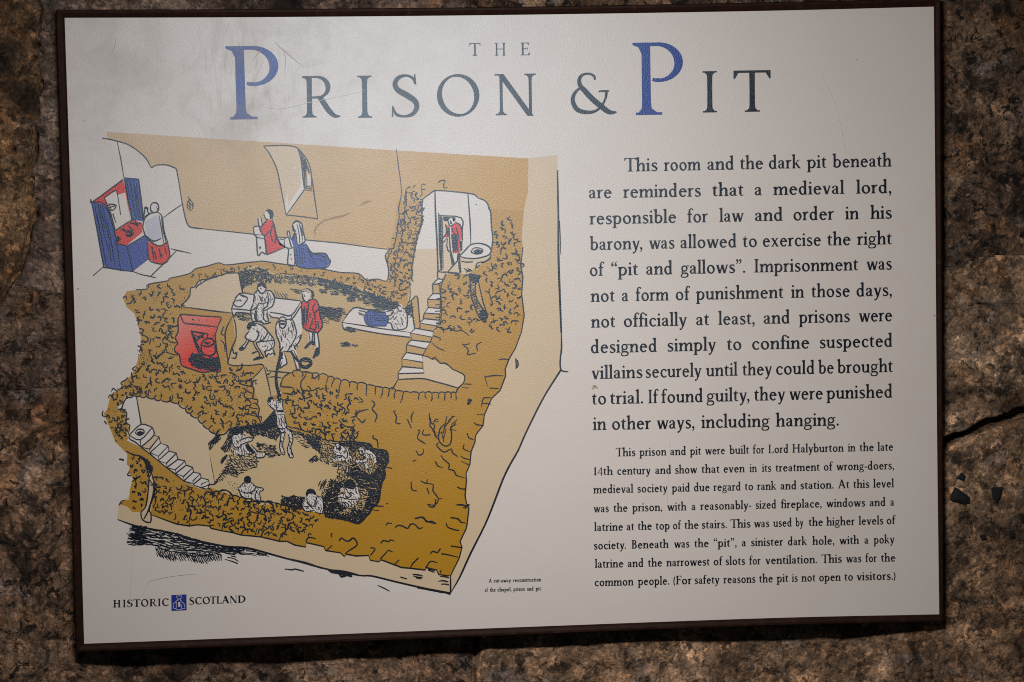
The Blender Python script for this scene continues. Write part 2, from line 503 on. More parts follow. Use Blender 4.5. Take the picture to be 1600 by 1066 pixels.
def arc_edge(pts, n):
    """a gently bowed edge through measured points"""
    sp = spline([(x, y, 0) for x, y in pts], n)
    return [(p[0], p[1]) for p in sp]
TOP = arc_edge([(101, 28), (400, 27), (800, 23.4), (1200, 17), (1459, 10.5)], 8)
BOT = arc_edge([(131.5, 1006), (400, 996), (800, 980.5), (1200, 966), (1467.5, 960)], 8)
OTOP = arc_edge([(87.5, 15.5), (400, 14.6), (800, 11), (1200, 3.8), (1468.7, -2.5)], 8)
OBOT = arc_edge([(119.5, 1018.5), (400, 1008.5), (800, 992), (1200, 977), (1473, 971)], 8)
LEFT = arc_edge([(101, 28), (109, 266), (121, 640), (131.5, 1006)], 8)
RIGHT = arc_edge([(1459, 10.5), (1461, 266), (1464, 666), (1467.5, 960)], 8)
OLEFT = arc_edge([(87.5, 15.5), (96, 266), (108.5, 640), (119.5, 1018.5)], 8)
ORIGHT = arc_edge([(1468.7, -2.5), (1470, 266), (1471.5, 666), (1473, 971)], 8)

pts = TOP + RIGHT[1:] + BOT[::-1][1:] + LEFT[::-1][1:-1]
fv = [(lambda q: (q[0], 0.0, q[1]))(at(x, y)) for x, y in pts]
bm_v = list(fv) + [(x, 0.004, z) for x, y, z in fv]
n = len(fv)
faces = [list(range(n))] + [[i, i + n, (i + 1) % n + n, (i + 1) % n] for i in range(n)]
link_mesh('printed_sheet', bm_v, faces, [M['paper']], None, sign)

def frame_mat():
    m, nt, bs = new_mat('dark brown stained frame')
    geo = nt.nodes.new('ShaderNodeNewGeometry')
    mp = nt.nodes.new('ShaderNodeMapping')
    mp.inputs['Scale'].default_value = (60, 60, 60)
    nt.links.new(geo.outputs['Position'], mp.inputs[0])
    nz = N(nt, 'ShaderNodeTexNoise')
    nz.inputs['Scale'].default_value = 2.2
    nz.inputs['Detail'].default_value = 6
    nt.links.new(mp.outputs[0], nz.inputs[0])
    c = ramp(nt, nz.outputs[0], [(0.3, (0.014, 0.0044, 0.0022)), (0.62, (0.025, 0.0078, 0.0038)), (0.8, (0.042, 0.022, 0.015))])
    nt.links.new(c.outputs[0], bs.inputs['Base Color'])
    bs.inputs['Roughness'].default_value = 0.6
    bs.inputs['Specular IOR Level'].default_value = 0.12
    bp = N(nt, 'ShaderNodeBump')
    bp.inputs['Strength'].default_value = 0.3
    bp.inputs['Distance'].default_value = 0.0004
    nt.links.new(nz.outputs[0], bp.inputs['Height'])
    nt.links.new(bp.outputs[0], bs.inputs['Normal'])
    return m
FM = frame_mat()
def rail(inner, outer):
    """moulding between the sheet's edge and the outer edge; profile = (share of width, depth)"""
    prof = [(0.0, 0.0035), (0.0, -0.0006), (0.22, -0.0022), (0.60, -0.0034), (0.86, -0.0034), (0.97, -0.0026), (1.0, -0.001), (1.0, 0.0125), (0.0, 0.0125)]
    verts, faces = [], []
    for (a, b) in zip(inner, outer):
        (ax, az), (bx, bz) = at(*a), at(*b)
        for t, d in prof:
            verts.append((ax + (bx - ax) * t, d, az + (bz - az) * t))
    k = len(prof)
    for i in range(len(inner) - 1):
        for j in range(k):
            j2 = (j + 1) % k
            faces.append([i * k + j, i * k + j2, (i + 1) * k + j2, (i + 1) * k + j])
    faces.append(list(range(k)))
    faces.append([(len(inner) - 1) * k + j for j in range(k)][::-1])
    o = link_mesh('frame_rail', verts, faces, [FM], None, sign)
    import bmesh
    bm = bmesh.new(); bm.from_mesh(o.data)
    bmesh.ops.recalc_face_normals(bm, faces=bm.faces)
    bm.to_mesh(o.data); bm.free()
    return o
rail(TOP, OTOP); rail(BOT, OBOT); rail(LEFT, OLEFT); rail(RIGHT, ORIGHT)

def box_mesh(name, x0, x1, y0, y1, z0, z1, mat, parent):
    v = [(x, y, z) for x in (x0, x1) for y in (y0, y1) for z in (z0, z1)]
    f = [(0, 1, 3, 2), (4, 6, 7, 5), (0, 4, 5, 1), (2, 3, 7, 6), (0, 2, 6, 4), (1, 5, 7, 3)]
    return link_mesh(name, v, f, [mat], None, parent)
wm, nt_, bs_ = new_mat('backing board')
bs_.inputs['Base Color'].default_value = (0.03, 0.02, 0.014, 1)
bs_.inputs['Roughness'].default_value = 0.8
box_mesh('backing_board', -0.385, 0.385, 0.0045, 0.0115, -0.27, 0.27, wm, sign)
for zz in (-0.16, 0.16):
    box_mesh('mounting_batten', -0.30, 0.30, 0.0118, 0.05, zz - 0.022, zz + 0.022, wm, sign)

# ------------------------------------------------------------------ lettering
ST, TH = 90.0, 38.0
G0 = glyphs()
ST, TH = 112.0, 64.0
G1 = glyphs()
ST, TH = 122.0, 76.0
G3 = glyphs()
ST, TH = 150.0, 104.0
G4 = glyphs()
title = bpy.data.objects.new('title', None); COL.objects.link(title); title.parent = sign
def letter(ch, x0, x1, yb, ytop, mat, slope=0.014):
    v, f, adv, a, b = glyph(G0, 't', ch)
    ys = [q[1] for q in v]
    lo, hi = min(ys), max(ys)
    k = (x1 - x0) / (b - a)
    s = (yb - ytop) / (hi - lo)
    out = ([(x0 + (gx - a) * k - gy * s * slope, yb - (gy - lo) * s - (gx - a) * k * 0.016) for gx, gy in v], f)
    sheet('letter', out, M[mat], 9, title)
for ch, x0, x1, yb, yt in (('T', 733.5, 751, 87.3, 67.6), ('H', 773, 790.5, 87, 67.2), ('E', 813.5, 828, 86.6, 66.8)):
    letter(ch, x0, x1, yb, yt, 'ink')
letter('P', 355.5, 437.5, 187, 72.5, 'titleblue', 0.03)
for ch, x0, x1, yb, yt in (('R', 473, 532, 185, 119), ('I', 559, 581.5, 184.3, 118.5), ('S', 612, 655.5, 184, 116.5), ('O', 683, 749.5, 183, 116.3),
                           ('N', 773.5, 838, 182, 116), ('&', 892, 963.5, 180, 114)):
    letter(ch, x0, x1, yb, yt, 'ink')
letter('P', 989.5, 1068, 180, 67, 'titleblue', 0.012)
for ch, x0, x1, yb, yt in (('I', 1098, 1120.5, 176, 111.5), ('T', 1146.5, 1204.5, 175.2, 110.5)):
    letter(ch, x0, x1, yb, yt, 'ink', 0.008)

def para(name, lines, s, G, tag, mat='text'):
    root = bpy.data.objects.new(name, None); COL.objects.link(root); root.parent = sign
    for (ya, xa, yb, xb, words) in lines:
        out = ([], [])
        base = lambda x: ya + (yb - ya) * (x - xa) / (xb - xa)
        for w in words.split():
            t, x0, x1 = w.split('|')
            set_word(out, G, tag, t, float(x0) + 0.4, float(x1) - 0.4, base, -0.006, s)
        sheet('text_line', out, M[mat], 9, root)
Q1, Q2 = '\u201c', '\u201d'
para('main_text', [
 (268.3, 975, 260.3, 1393, 'This|975.1|1028 room|1036.8|1095.7 and|1104.8|1147.1 the|1156.1|1192.7 dark|1201|1252 pit|1260|1291.9 beneath|1300.2|1393.9'),
 (310.2, 920, 301.7, 1393, 'are|919.6|956.2 reminders|973|1095.7 that|1112.8|1162.4 a|1178.7|1191.1 medieval|1207.4|1320.1 lord,|1337|1393.1'),
 (350.9, 920, 341.6, 1393, 'responsible|920.4|1057 for|1073.4|1106.4 law|1123.3|1162.8 and|1179.2|1223.3 order|1239.3|1303.4 in|1319.8|1342.9 his|1359.2|1393.9'),
 (391.0, 921, 381.8, 1393, 'barony,|920.8|1004.1 was|1013.6|1054.3 allowed|1062.7|1151.1 to|1160.4|1183 exercise|1191.5|1283.1 the|1292.4|1329.4 right|1338.5|1393.9'),
 (431.4, 921, 421.3, 1393, 'of|921.2|944.8 ' + Q1 + 'pit|954.6|997.4 and|1009.2|1051.1 gallows' + Q2 + '.|1063.1|1164.7 Imprisonment|1177.6|1341.3 was|1353.3|1393.9'),
 (472.0, 922, 462.3, 1393, 'not|922.3|961 a|971.1|982.5 form|992.6|1045.8 of|1055.4|1079 punishment|1086.7|1224.6 in|1235.3|1257.3 those|1267.7|1328.3 days,|1337.8|1393.9'),
 (512.2, 922, 501.8, 1394, 'not|922.8|961.8 officially|974.3|1074.2 at|1087.3|1108.5 least,|1121.7|1179.5 and|1192.7|1234.5 prisons|1247.6|1328.3 were|1341.3|1394.4'),
 (552.0, 923, 541.7, 1394, 'designed|922.8|1026.7 simply|1042.7|1119.7 to|1135.6|1158.8 confine|1174.7|1265.1 suspected|1280.7|1394.7'),
 (592.5, 923, 581.3, 1395, 'villains|923.6|1004.4 securely|1008.5|1096.9 until|1102.4|1153.2 they|1159.9|1207.1 could|1212.2|1273.1 be|1278|1303.1 brought|1307.5|1395.5'),
 (632.3, 925, 621.2, 1394, 'to|924.8|947.5 trial.|953|1005.3 If|1012|1029.6 found|1032.8|1098.6 guilty,|1103.4|1171.5 they|1178.2|1227.8 were|1232.6|1286 punished|1290.6|1394.7'),
 (672.2, 925, 665.0, 1311, 'in|925.6|948.3 other|955.9|1017.6 ways,|1025.6|1085.4 including|1095|1203.1 hanging.|1211.4|1311'),
], 0.0300, G1, 'r')
para('second_text', [
 (713.3, 962, 704.1, 1395, 'This|961.8|993.4 prison|998.5|1042 and|1046.8|1072.3 pit|1077.4|1095.7 were|1101.3|1133.2 built|1139.1|1170.7 for|1175.8|1194.6 Lord|1199.9|1232.1 Halyburton|1237.4|1319 in|1324.1|1337.3 the|1342.9|1365.7 late|1370.5|1396'),
 (742.7, 927, 733.2, 1397, '14th|927.1|958.4 century|964|1017.3 and|1023.3|1049.1 show|1054.6|1090 that|1095.9|1124.7 even|1130.2|1164.5 in|1170.6|1183.3 its|1189.9|1205.5 treatment|1211.5|1281.1 of|1286.8|1301.7 wrong-doers,|1306.3|1397.1'),
 (771.1, 927, 761.4, 1397, 'medieval|926.5|990.2 society|995.7|1043.7 paid|1049.1|1078.3 due|1083.8|1109.2 regard|1114|1157.7 to|1163.5|1177.2 rank|1182.3|1213.5 and|1219|1244.8 station.|1250.3|1302.7 At|1308.8|1327.5 this|1333|1358.8 level|1363.8|1397.5'),
 (800.7, 927, 790.3, 1397, 'was|927.1|951.7 the|958.4|981 prison,|987.2|1035 with|1042.1|1073.3 a|1080|1087.4 reasonably-|1093.5|1174.2 sized|1180.3|1213.1 fireplace,|1219.6|1284.2 windows|1290.6|1352.3 and|1358.4|1384 a|1390.7|1397.5'),
 (830.0, 927, 818.9, 1397, 'latrine|927.7|973.9 at|978.5|991.3 the|996.3|1018.9 top|1024.3|1046.7 of|1051.1|1064.8 the|1069.3|1091.9 stairs.|1096.1|1136.2 This|1140.8|1173.2 was|1177.6|1202.5 used|1207.5|1237.4 by|1242.4|1255.9 the|1263.4|1286.2 higher|1290.6|1336 levels|1341|1380.6 of|1385|1400'),
 (858.6, 928, 848.8, 1397, 'society.|927.7|978.5 Beneath|986.6|1045.5 was|1052.7|1077.7 the|1084.8|1107.6 ' + Q1 + 'pit' + Q2 + ',|1114.6|1151.3 a|1158.7|1166.1 sinister|1173.2|1224 dark|1230.7|1261.4 hole,|1268.6|1303.9 with|1311|1343.1 a|1350.1|1357.4 poky|1364.4|1398.1'),
 (887.4, 929, 877.4, 1397, 'latrine|928.8|974.5 and|980.2|1005.8 the|1012.2|1035 narrowest|1040.6|1109.2 of|1114.6|1129.8 slots|1133.4|1164.7 for|1170.2|1188.9 ventilation.|1195.4|1277.1 This|1283.1|1315.8 was|1321.5|1346.3 for|1351.7|1370.3 the|1376.3|1399.5'),
 (916.0, 929, 905.7, 1397, 'common|928.8|990.6 people.|996.1|1046.1 (For|1051.7|1081.4 safety|1085|1124.7 reasons|1129.8|1180.9 the|1185.9|1208.1 pit|1212.9|1232.1 is|1236.7|1246.8 not|1251.5|1274.5 open|1279.5|1314.4 to|1319.1|1333.2 visitors.)|1338|1399.5'),
], 0.0190, G3, 's')
para('caption', [
 (910.6, 763, 908.4, 846, 'A|763.3|768.9 cut-away|770.9|798.9 reconstruction|801.1|846.5'),
 (924.9, 757, 922.4, 847, 'of|756.9|762.9 the|765.1|774.9 chapel,|776.8|799.6 prison|801.5|820.6 and|822.9|834.1 pit.|836.4|846.9'),
], 0.0089, G4, 'c')

# bolder letters of the small emblem line
ST, TH = 150.0, 62.0
G2 = glyphs()
logo = bpy.data.objects.new('logo', None); COL.objects.link(logo); logo.parent = sign
def logo_word(word, xs, ya, xa, yb, xb, h):
    out = ([], [])
    base = lambda x: ya + (yb - ya) * (x - xa) / (xb - xa)
    for ch, (x0, x1) in zip(word, xs):
        set_word(out, G2, 'b', ch, x0, x1, base, 0.0, h / 700)
    sheet('text_line', out, M['text'], 9, logo)
logo_word('HISTORIC', [(177, 188.7), (191.8, 196.6), (198.6, 207.4), (208.4, 219.2), (220.3, 232), (233.4, 245.5), (246.4, 251.4), (253.2, 263.7)], 949.4, 177, 946.6, 264, 11.6)
logo_word('SCOTLAND', [(296, 303.5), (304.8, 315.4), (316.5, 328.2), (328.4, 337.6), (338, 346.4), (346.4, 358.2), (358.8, 370.6), (372, 383.7)], 944.9, 296, 941.6, 384, 11.4)
ST, TH = 92.0, 40.0
def flat(name, polys, mat, level, parent):
    return sheet(name, union(polys), M[mat], level, parent)
flat('emblem', [[(267.7, 930), (268, 954.6), (291.6, 953.5), (291.3, 928.8)]], 'logoblue', 9, logo)
def zl(s, o, k):
    return [(o[0] + float(a) / k, o[1] + float(b) / k) for a, b in (t.split(',') for t in s.split())]
lw = []
for s in ('770,165 770,143 827,141 828,165', '785,165 788,190', '815,163 820,200 850,222 860,262', '732,232 800,168 822,200', '742,240 738,270 770,274', '770,205 768,285 826,284 824,232', '830,276 862,272'):
    p = zl(s, (160, 910), 6.667)
    lw += ribbon([(x, y, 0.8) for x, y in p])
lw += [zl('790,205 810,205 812,255 790,256', (160, 910), 6.667)]
flat('emblem_drawing', lw, 'paper', 10, logo)

# ------------------------------------------------------------------ the printed cut-away drawing
drawing = bpy.data.objects.new('cutaway_drawing', None); COL.objects.link(drawing); drawing.parent = sign
rnd = random.Random(7)
ZF = {'A': (130, 190, 4.1), 'B': (370, 200, 4.263), 'C': (590, 220, 3.555), 'D': (150, 400, 4.264), 'E': (340, 400, 4.845), 'F': (500, 420, 4.1),
      'G': (150, 590, 4.264), 'H': (320, 560, 5.922), 'I': (440, 660, 6.27), 'J': (640, 560, 4.1), 'K': (160, 730, 4.44), 'L': (440, 780, 5.333),
      'M': (640, 280, 6.6625), 'N': (590, 280, 7.612), 'P': (0, 0, 1.0)}
def pts_of(z, s):
    ox, oy, k = ZF[z]
    return [(ox + float(a) / k, oy + float(b) / k) for a, b in (t.split(',') for t in s.split())]
class Art:
    """one printed motif: fills and pen strokes gathered by colour and printing order, one mesh in the end"""
    def __init__(self, name, base=3):
        self.name, self.base, self.g = name, base, {}
    def add(self, lev, mat, polys):
        self.g.setdefault((lev, mat), []).extend(polys)
    def fill(self, z, s, mat, lev=0):
        self.add(self.base + lev, mat, [pts_of(z, s)])
    def lines(self, z, text, w=1.35, lev=1, mat='ink', smooth=True):
        for s in text.split(';'):
            if s.strip():
                self.stroke(pts_of(z, s), w, lev, mat, smooth)
    def stroke(self, p, w=1.35, lev=1, mat='ink', smooth=True, taper=True):
        q = []
        n = len(p)
        for i, (x, y) in enumerate(p):
            ww = w * rnd.uniform(0.85, 1.15) * (1.5 if mat == 'ink' else 1)
            if taper and i in (0, n - 1):
                ww *= rnd.uniform(0.45, 1.0)
            q.append((x + rnd.uniform(-.18, .18), y + rnd.uniform(-.18, .18), ww))
        r = spline(q, 3) if smooth and n > 2 else q
        self.add(self.base + lev, mat, ribbon(r))
    def blot(self, x, y, r, lev=1, mat='ink'):
        n = 7
        self.add(self.base + lev, mat, [[(x + r * rnd.uniform(.75, 1.2) * math.cos(k * 6.283 / n), y + r * rnd.uniform(.75, 1.2) * math.sin(k * 6.283 / n)) for k in range(n)]])
    def build(self):
        verts, faces, fm, mats = [], [], [], []
        for (lev, mat), polys in sorted(self.g.items()):
            tri = union(polys)
            if M[mat] not in mats:
                mats.append(M[mat])
            o = len(verts)
            y = -DZ * lev
            for (a, b) in tri[0]:
                X, Z = at(a, b, y)
                verts.append((X, y, Z))
            faces.extend([[i + o for i in t][::-1] for t in tri[1]])
            fm.extend([mats.index(M[mat])] * len(tri[1]))
        return link_mesh(self.name, verts, faces, mats, fm, drawing)

def inside(p, poly):
    x, y = p
    c = False
    j = len(poly) - 1
    for i in range(len(poly)):
        (x0, y0), (x1, y1) = poly[i], poly[j]
        if (y0 > y) != (y1 > y) and x < (x1 - x0) * (y - y0) / (y1 - y0) + x0:
            c = not c
        j = i
    return c
def scatter(poly, gap, holes=(), n=6000):
    xs, ys = [p[0] for p in poly], [p[1] for p in poly]
    out = []
    for _ in range(n):
        p = (rnd.uniform(min(xs), max(xs)), rnd.uniform(min(ys), max(ys)))
        if inside(p, poly) and not any(inside(p, h) for h in holes):
            if all((p[0] - q[0]) ** 2 + (p[1] - q[1]) ** 2 > gap * gap for q in out):
                out.append(p)
    return out
def rubble(art, poly, gap, size, holes=(), w=1.35, lev=1, dots=0.15):
    """pen marks for broken stone: hooks, scallops, little stone outlines and dots"""
    for (x, y) in scatter(poly, gap, holes):
        k = rnd.random()
        a = rnd.uniform(0, 6.283)
        s = size * rnd.uniform(.65, 1.3)
        ca, sa = math.cos(a), math.sin(a)
        T = lambda q: (x + s * (q[0] * ca - q[1] * sa), y + s * (q[0] * sa + q[1] * ca))
        J = lambda q: T((q[0] + rnd.uniform(-.22, .22), q[1] + rnd.uniform(-.22, .22)))
        if k < dots:
            for _ in range(rnd.randint(2, 5)):
                art.blot(x + rnd.uniform(-s, s), y + rnd.uniform(-s, s), rnd.uniform(.5, 1.0), lev)
        elif k < 0.36:
            art.stroke([J(q) for q in ((-.6, .3), (-.25, -.3), (.3, -.35), (.6, .2))], w * rnd.uniform(.8, 1.5), lev)
            if rnd.random() < .5:
                art.stroke([J((.3, -.35)), J((.55, -.6))], w * .8, lev)
        elif k < 0.56:
            art.stroke([J(q) for q in ((-1, .1), (-.65, -.35), (-.2, .1), (.15, -.4), (.6, -.3), (.8, .3))], w, lev)
        elif k < 0.80:
            p = [J(q) for q in ((-.8, -.55), (-.3, -.1), (-.35, .3), (.3, .45), (.85, .4))]
            art.stroke(p, w * rnd.uniform(.8, 1.5), lev, 'ink', rnd.random() < .5)
            art.stroke([p[1], J((.25, -.4))], w * .8, lev)
            if rnd.random() < .4:
                art.stroke([p[3], J((.4, -.1))], w * .8, lev)
        elif k < 0.9:
            p = [J(q) for q in ((-.2, -.8), (-.05, -.3), (-.3, 0), (0, .3), (-.1, .8))]
            art.stroke(p, w * 1.2, lev, 'ink', False)
            art.stroke([p[2], J((.5, .1))], w * .8, lev)
        else:
            art.stroke([J(q) for q in ((.5, -.2), (.1, -.5), (-.4, -.2), (-.35, .3), (.1, .45), (.5, .25))], w, lev)
            art.blot(x, y, .9, lev)
def walk(path, step):
    """points every step along a path, with the direction"""
    out, carry = [], 0.0
    for (a, b) in zip(path, path[1:]):
        l = math.hypot(b[0] - a[0], b[1] - a[1])
        d = carry
        while d < l:
            t = d / l
            out.append((a[0] + (b[0] - a[0]) * t, a[1] + (b[1] - a[1]) * t, (b[0] - a[0]) / l, (b[1] - a[1]) / l))
            d += step * rnd.uniform(.75, 1.25)
        carry = d - l
    return out
def scallop(art, path, step, bulge, w=1.4, lev=1, joint=0.5, depth=6):
    """an edge of rounded stones; joints run off to the right of the direction of travel"""
    ps = walk(path, step) + [(path[-1][0], path[-1][1], 1, 0)]
    for a, b in zip(ps, ps[1:]):
        mx, my = (a[0] + b[0]) / 2, (a[1] + b[1]) / 2
        dx, dy = b[0] - a[0], b[1] - a[1]
        l = math.hypot(dx, dy) or 1
        k = bulge * rnd.uniform(.4, 1.3)
        nx, ny = dy / l, -dx / l
        art.stroke([(a[0], a[1]), (a[0] + dx * .25 + nx * k, a[1] + dy * .25 + ny * k), (a[0] + dx * .75 + nx * k, a[1] + dy * .75 + ny * k), (b[0], b[1])], w, lev)
        if rnd.random() < joint:
            dd = depth * rnd.uniform(.5, 1.2)
            art.stroke([(b[0], b[1]), (b[0] - nx * dd * .6 + rnd.uniform(-1, 1), b[1] - ny * dd * .6), (b[0] - nx * dd + rnd.uniform(-2, 2), b[1] - ny * dd)], w * .9, lev)
def hatch(art, poly, gap, ln, ang, w=1.0, lev=1, spread=25, holes=(), cluster=1, n=6000):
    for (x, y) in scatter(poly, gap, holes, n):
        a = math.radians(ang + rnd.uniform(-spread, spread))
        for c in range(cluster):
            l = ln * rnd.uniform(.6, 1.3) / 2
            ox, oy = -math.sin(a) * c * 1.9, math.cos(a) * c * 1.9
            dx, dy = math.cos(a) * l, math.sin(a) * l
            art.stroke([(x + ox - dx, y + oy - dy), (x + ox + rnd.uniform(-.3, .3), y + oy + rnd.uniform(-.3, .3)), (x + ox + dx, y + oy + dy)], w * rnd.uniform(.7, 1.3), lev, 'ink', False)

# --- base slab and outer face: pale tan
a = Art('castle_side', 1)
RIGHT_EDGE = '825.7,247.6 822,290 815,372 817,386 813.6,414 817,434 815,460 819,493 815,518 805,545 796,560 789,577 790,587 781.5,610 768,623 757,648 754.6,665 743.7,679.5 742,692 736,706 734,726 728,740 729,750 726.6,775 729,787 732.7,794 730,818.5 728,827 719,846 722,855 717.5,872 704,900'
BOT_EDGE = '704,900 685.6,898 682,890.6 667,887 664,890.6 640.6,888 627.5,887 595.6,874.7 592,878 578.7,875.6 576,868 556,869 541,866 538.4,870 532,864 509,860.6 505.6,854 479,848 477.5,855 460.6,852 449,846 437,846 407.7,839 376,836 364,832.5 348,830 330,825.7 326.7,822 308.6,820 296,822 276,819 257,812 235.5,804'
GROUND = '183.6,812 212,822 243,828 272.6,833.6 304,844 353.7,854 385,856 419,865 460,876 477.5,879 504,888 560,899 580.6,900 618,909 665,919.7 704,927'
a.fill('P', RIGHT_EDGE.rsplit(' ', 1)[0] + ' 640,800 400,760 220,760 185,789 ' + GROUND + ' 758,820 786,749 809.5,704 820.5,679.5 852,617 876.6,578 877,520 872.7,389 871,242', 'pale')
a.lines('P', GROUND, 1.9, 5)
a.lines('P', '704,900 704,912 704,927;871,266 871.5,300 872.5,340 872.7,389;877,520 877.5,545 875.4,560 876.6,578 888,581;876.6,578 864,597 852,617 838,643 820.5,679.5 809.5,704 797,726 786,749 772,785 758,820 735,866 718,903 704,927', 1.9, 5)
a.lines('P', '872,300 872.6,389 874,440 877,520', 2.4, 5)
a.lines('P', '874.5,345 875.5,370 876,398', 1.2, 5)
a.lines('J', '680,0 683,40 682,65;690,10 694,45 680,68', 1.6, 5)
a.lines('L', '1320,645 1360,645 1395,655;1305,685 1345,680 1390,690;1330,710 1360,708 1395,715;990,650 1020,658 1045,665;1092,628 1140,632 1175,640;1095,640 1130,650 1175,655;1120,655 1165,665;800,718 850,740 900,768;30,582 85,590 110,582 150,592 185,602', 1.5, 5)
for k in range(14):
    a.lines('L', f'{1130 + k * 18},{738 + k * 3.2} {1200 + k * 16},{752 + k * 3.2}', 1.5, 5)
for k in range(12):
    a.lines('L', f'{385 + k * 16},{585 + k * 4} {400 + k * 16},{600 + k * 4} {425 + k * 15},{618 + k * 2}', 1.8, 5)
a.lines('L', '480,620 500,645 540,635 585,632;0,487 100,508 200,533 340,578;400,590 520,605 640,632', 2.2, 5)
# dark grass strokes under the slab
band = pts_of('K', '215,410 370,432 500,455 640,500 700,520 860,552 1000,562 1100,590 1130,612 1060,615 950,605 860,600 760,610 650,625 560,600 480,590 420,570 330,535 250,535 200,520')
hatch(a, band, 3.3, 12, 9, 1.1, 5, 9, n=9000)
hatch(a, pts_of('K', '225,405 290,415 300,535 205,545 190,490'), 3.2, 13, -6, 1.0, 5, 14)
hatch(a, pts_of('K', '500,460 640,505 860,552 980,565 940,595 700,560 560,510'), 3.0, 9, 18, 1.2, 5, 10)
hatch(a, pts_of('K', '370,560 480,590 640,610 830,605 830,640 740,650 690,665 600,640 480,645 380,610'), 2.6, 7, 62, 1.0, 5, 10)
a.lines('K', '850,640 900,655 940,670;865,625 910,635 945,655;890,615 930,625;1265,708 1332,712', 1.3, 5)
a.lines('K', '115,265 130,240 155,230;120,250 140,250', 1.2, 5)
a.build()

# --- the cut wall and the upper wall: ochre
a = Art('cut_wall', 2)
LEFT_UP = '219.7,800 207,800 198,791 187,788.6 193.8,782 201.7,780.7 203,764 208,748 200.5,737 203,730 198,726 199,709.6 180.5,691 172,670 162,646 167.6,640 170,628 173.5,616 187.5,609 191,599 204,587.6 210,578 219,552 220,527 214.5,503 210,490 198,480 192,466 198,455 230,451.6 232,444.6 262.6,438.7 265,435 295,428 306,420 323.5,416 342,410.6 354,414 384.5,410.6 400,409 410,408 429,411 455.6,414.5 505,420.6 510.7,421.7 534,426 560,427.5 573,438 590,436 604.6,439 607,420.5 602,402 609,390'
ROCK = RIGHT_EDGE.replace('825.7,247.6', '825,300') + BOT_EDGE[BOT_EDGE.index(' '):] + ' 228,795 ' + LEFT_UP + ' 612,375 618,330 621,300'
a.fill('P', ROCK, 'ochre')
a.add(2.4, 'wallochre', [pts_of('P', '165,206 400,221 600,234 825.7,247.6 825,300 818,330 621,312 618,340 612,375 609,390 478,375 370,363 296,354.6 290,341 283.7,312 276,268 271.5,262 259,258 244.6,258 236.6,262.4 227.6,247 213,234 198,225 182,220.5 169,217')])
a.build()

a = Art('cut_wall_linework', 3.87)
a.lines('P', BOT_EDGE, 1.5, 1, 'ink', False)
a.lines('P', RIGHT_EDGE[RIGHT_EDGE.index('817,386'):], 1.4, 1, 'ink', False)
# thin broken edge of the chapel wall
a.lines('P', '619,232 621,245 623,262 626,285 627,305 623,325 624,340 621,352 620,360', 1.1, 1)
a.lines('P', '609,390 575,386 530,380 478,375 420,369 370,363 330,359 296,354.6', 1.1, 1)
a.lines('P', LEFT_UP[LEFT_UP.index('230,451.6'):].rsplit(' ', 4)[0], 1.25, 1)
a.lines('P', '212,453 230,451.6 232,444.6;573,438 590,436 604.6,439 607,420.5 602,402 604,396 609,390', 1.3, 1)
# left outline, broken into hooks
for s in ('192,466 196,463 199,469', '207,466 210,470 209,475', '213,500 217,503 215,508', '218,513 224,516 221,521 217,519', '221,523 230,527 231,533 226,536', '215,540 220,544 217,550', '212,572 207,577 213,580', '200,590 196,594 189,598 191,602', '174,612 177,607 183,612', '169,622 172,617 176,622 178,628', '161,642 160,649 166,652', '163,658 167,663', '190,717 186,718 194,719', '203,737 199,742 205,744', '206,753 211,750 213,757'):
    a.lines('P', s, 1.4)
HOLE_FIRE = pts_of('D', '535,370 840,400 840,790 640,790 535,690')
HOLE_PASS = pts_of('P', '396,572 412,572 424,640 408,668 400,640')
mass = pts_of('P', '205,462 232,454 262,444 295,452 289,470 286,478 284,492 276,512 273,535 277,556 284,572 300,584 345,588 352,574 395,575 397,600 398,625 405,655 398,664 372,672 345,665 325,652 300,640 280,628 250,621 225,613 203,612 200,600 213,582 222,550 221,520 214,490 206,478')
rubble(a, mass, 9.2, 6.8, [HOLE_FIRE], 1.45)
for (x, y) in scatter(pts_of('P', '345,585 392,580 396,650 380,665 350,655 330,630 300,600'), 3.6):
    if rnd.random() < .5:
        a.blot(x, y, rnd.uniform(.5, 1.0))
for (x, y) in scatter(pts_of('P', '215,545 235,545 232,575 218,575'), 2.6) + scatter(pts_of('P', '235,452 262,448 262,468 240,470'), 3.4):
    a.blot(x, y, rnd.uniform(.5, .9))
# stones round the rooms
scallop(a, pts_of('P', '306,452 318,441 330,436 345,432 355,428 366,426'), 11, 2.2, 1.3, 1, .9, -8)
scallop(a, pts_of('P', '373,428 400,424 424,432 440,428 470,432 495,436 530,444 552,452 575,462 600,476 618,478'), 9, 1.6, 1.1, 1, .5, 6)
rubble(a, pts_of('P', '300,430 345,416 384,414 430,415 460,420 505,426 550,433 600,446 610,470 590,462 540,440 470,428 400,420 350,424 310,440'), 9, 4.2, (), 1.1, 1, .25)
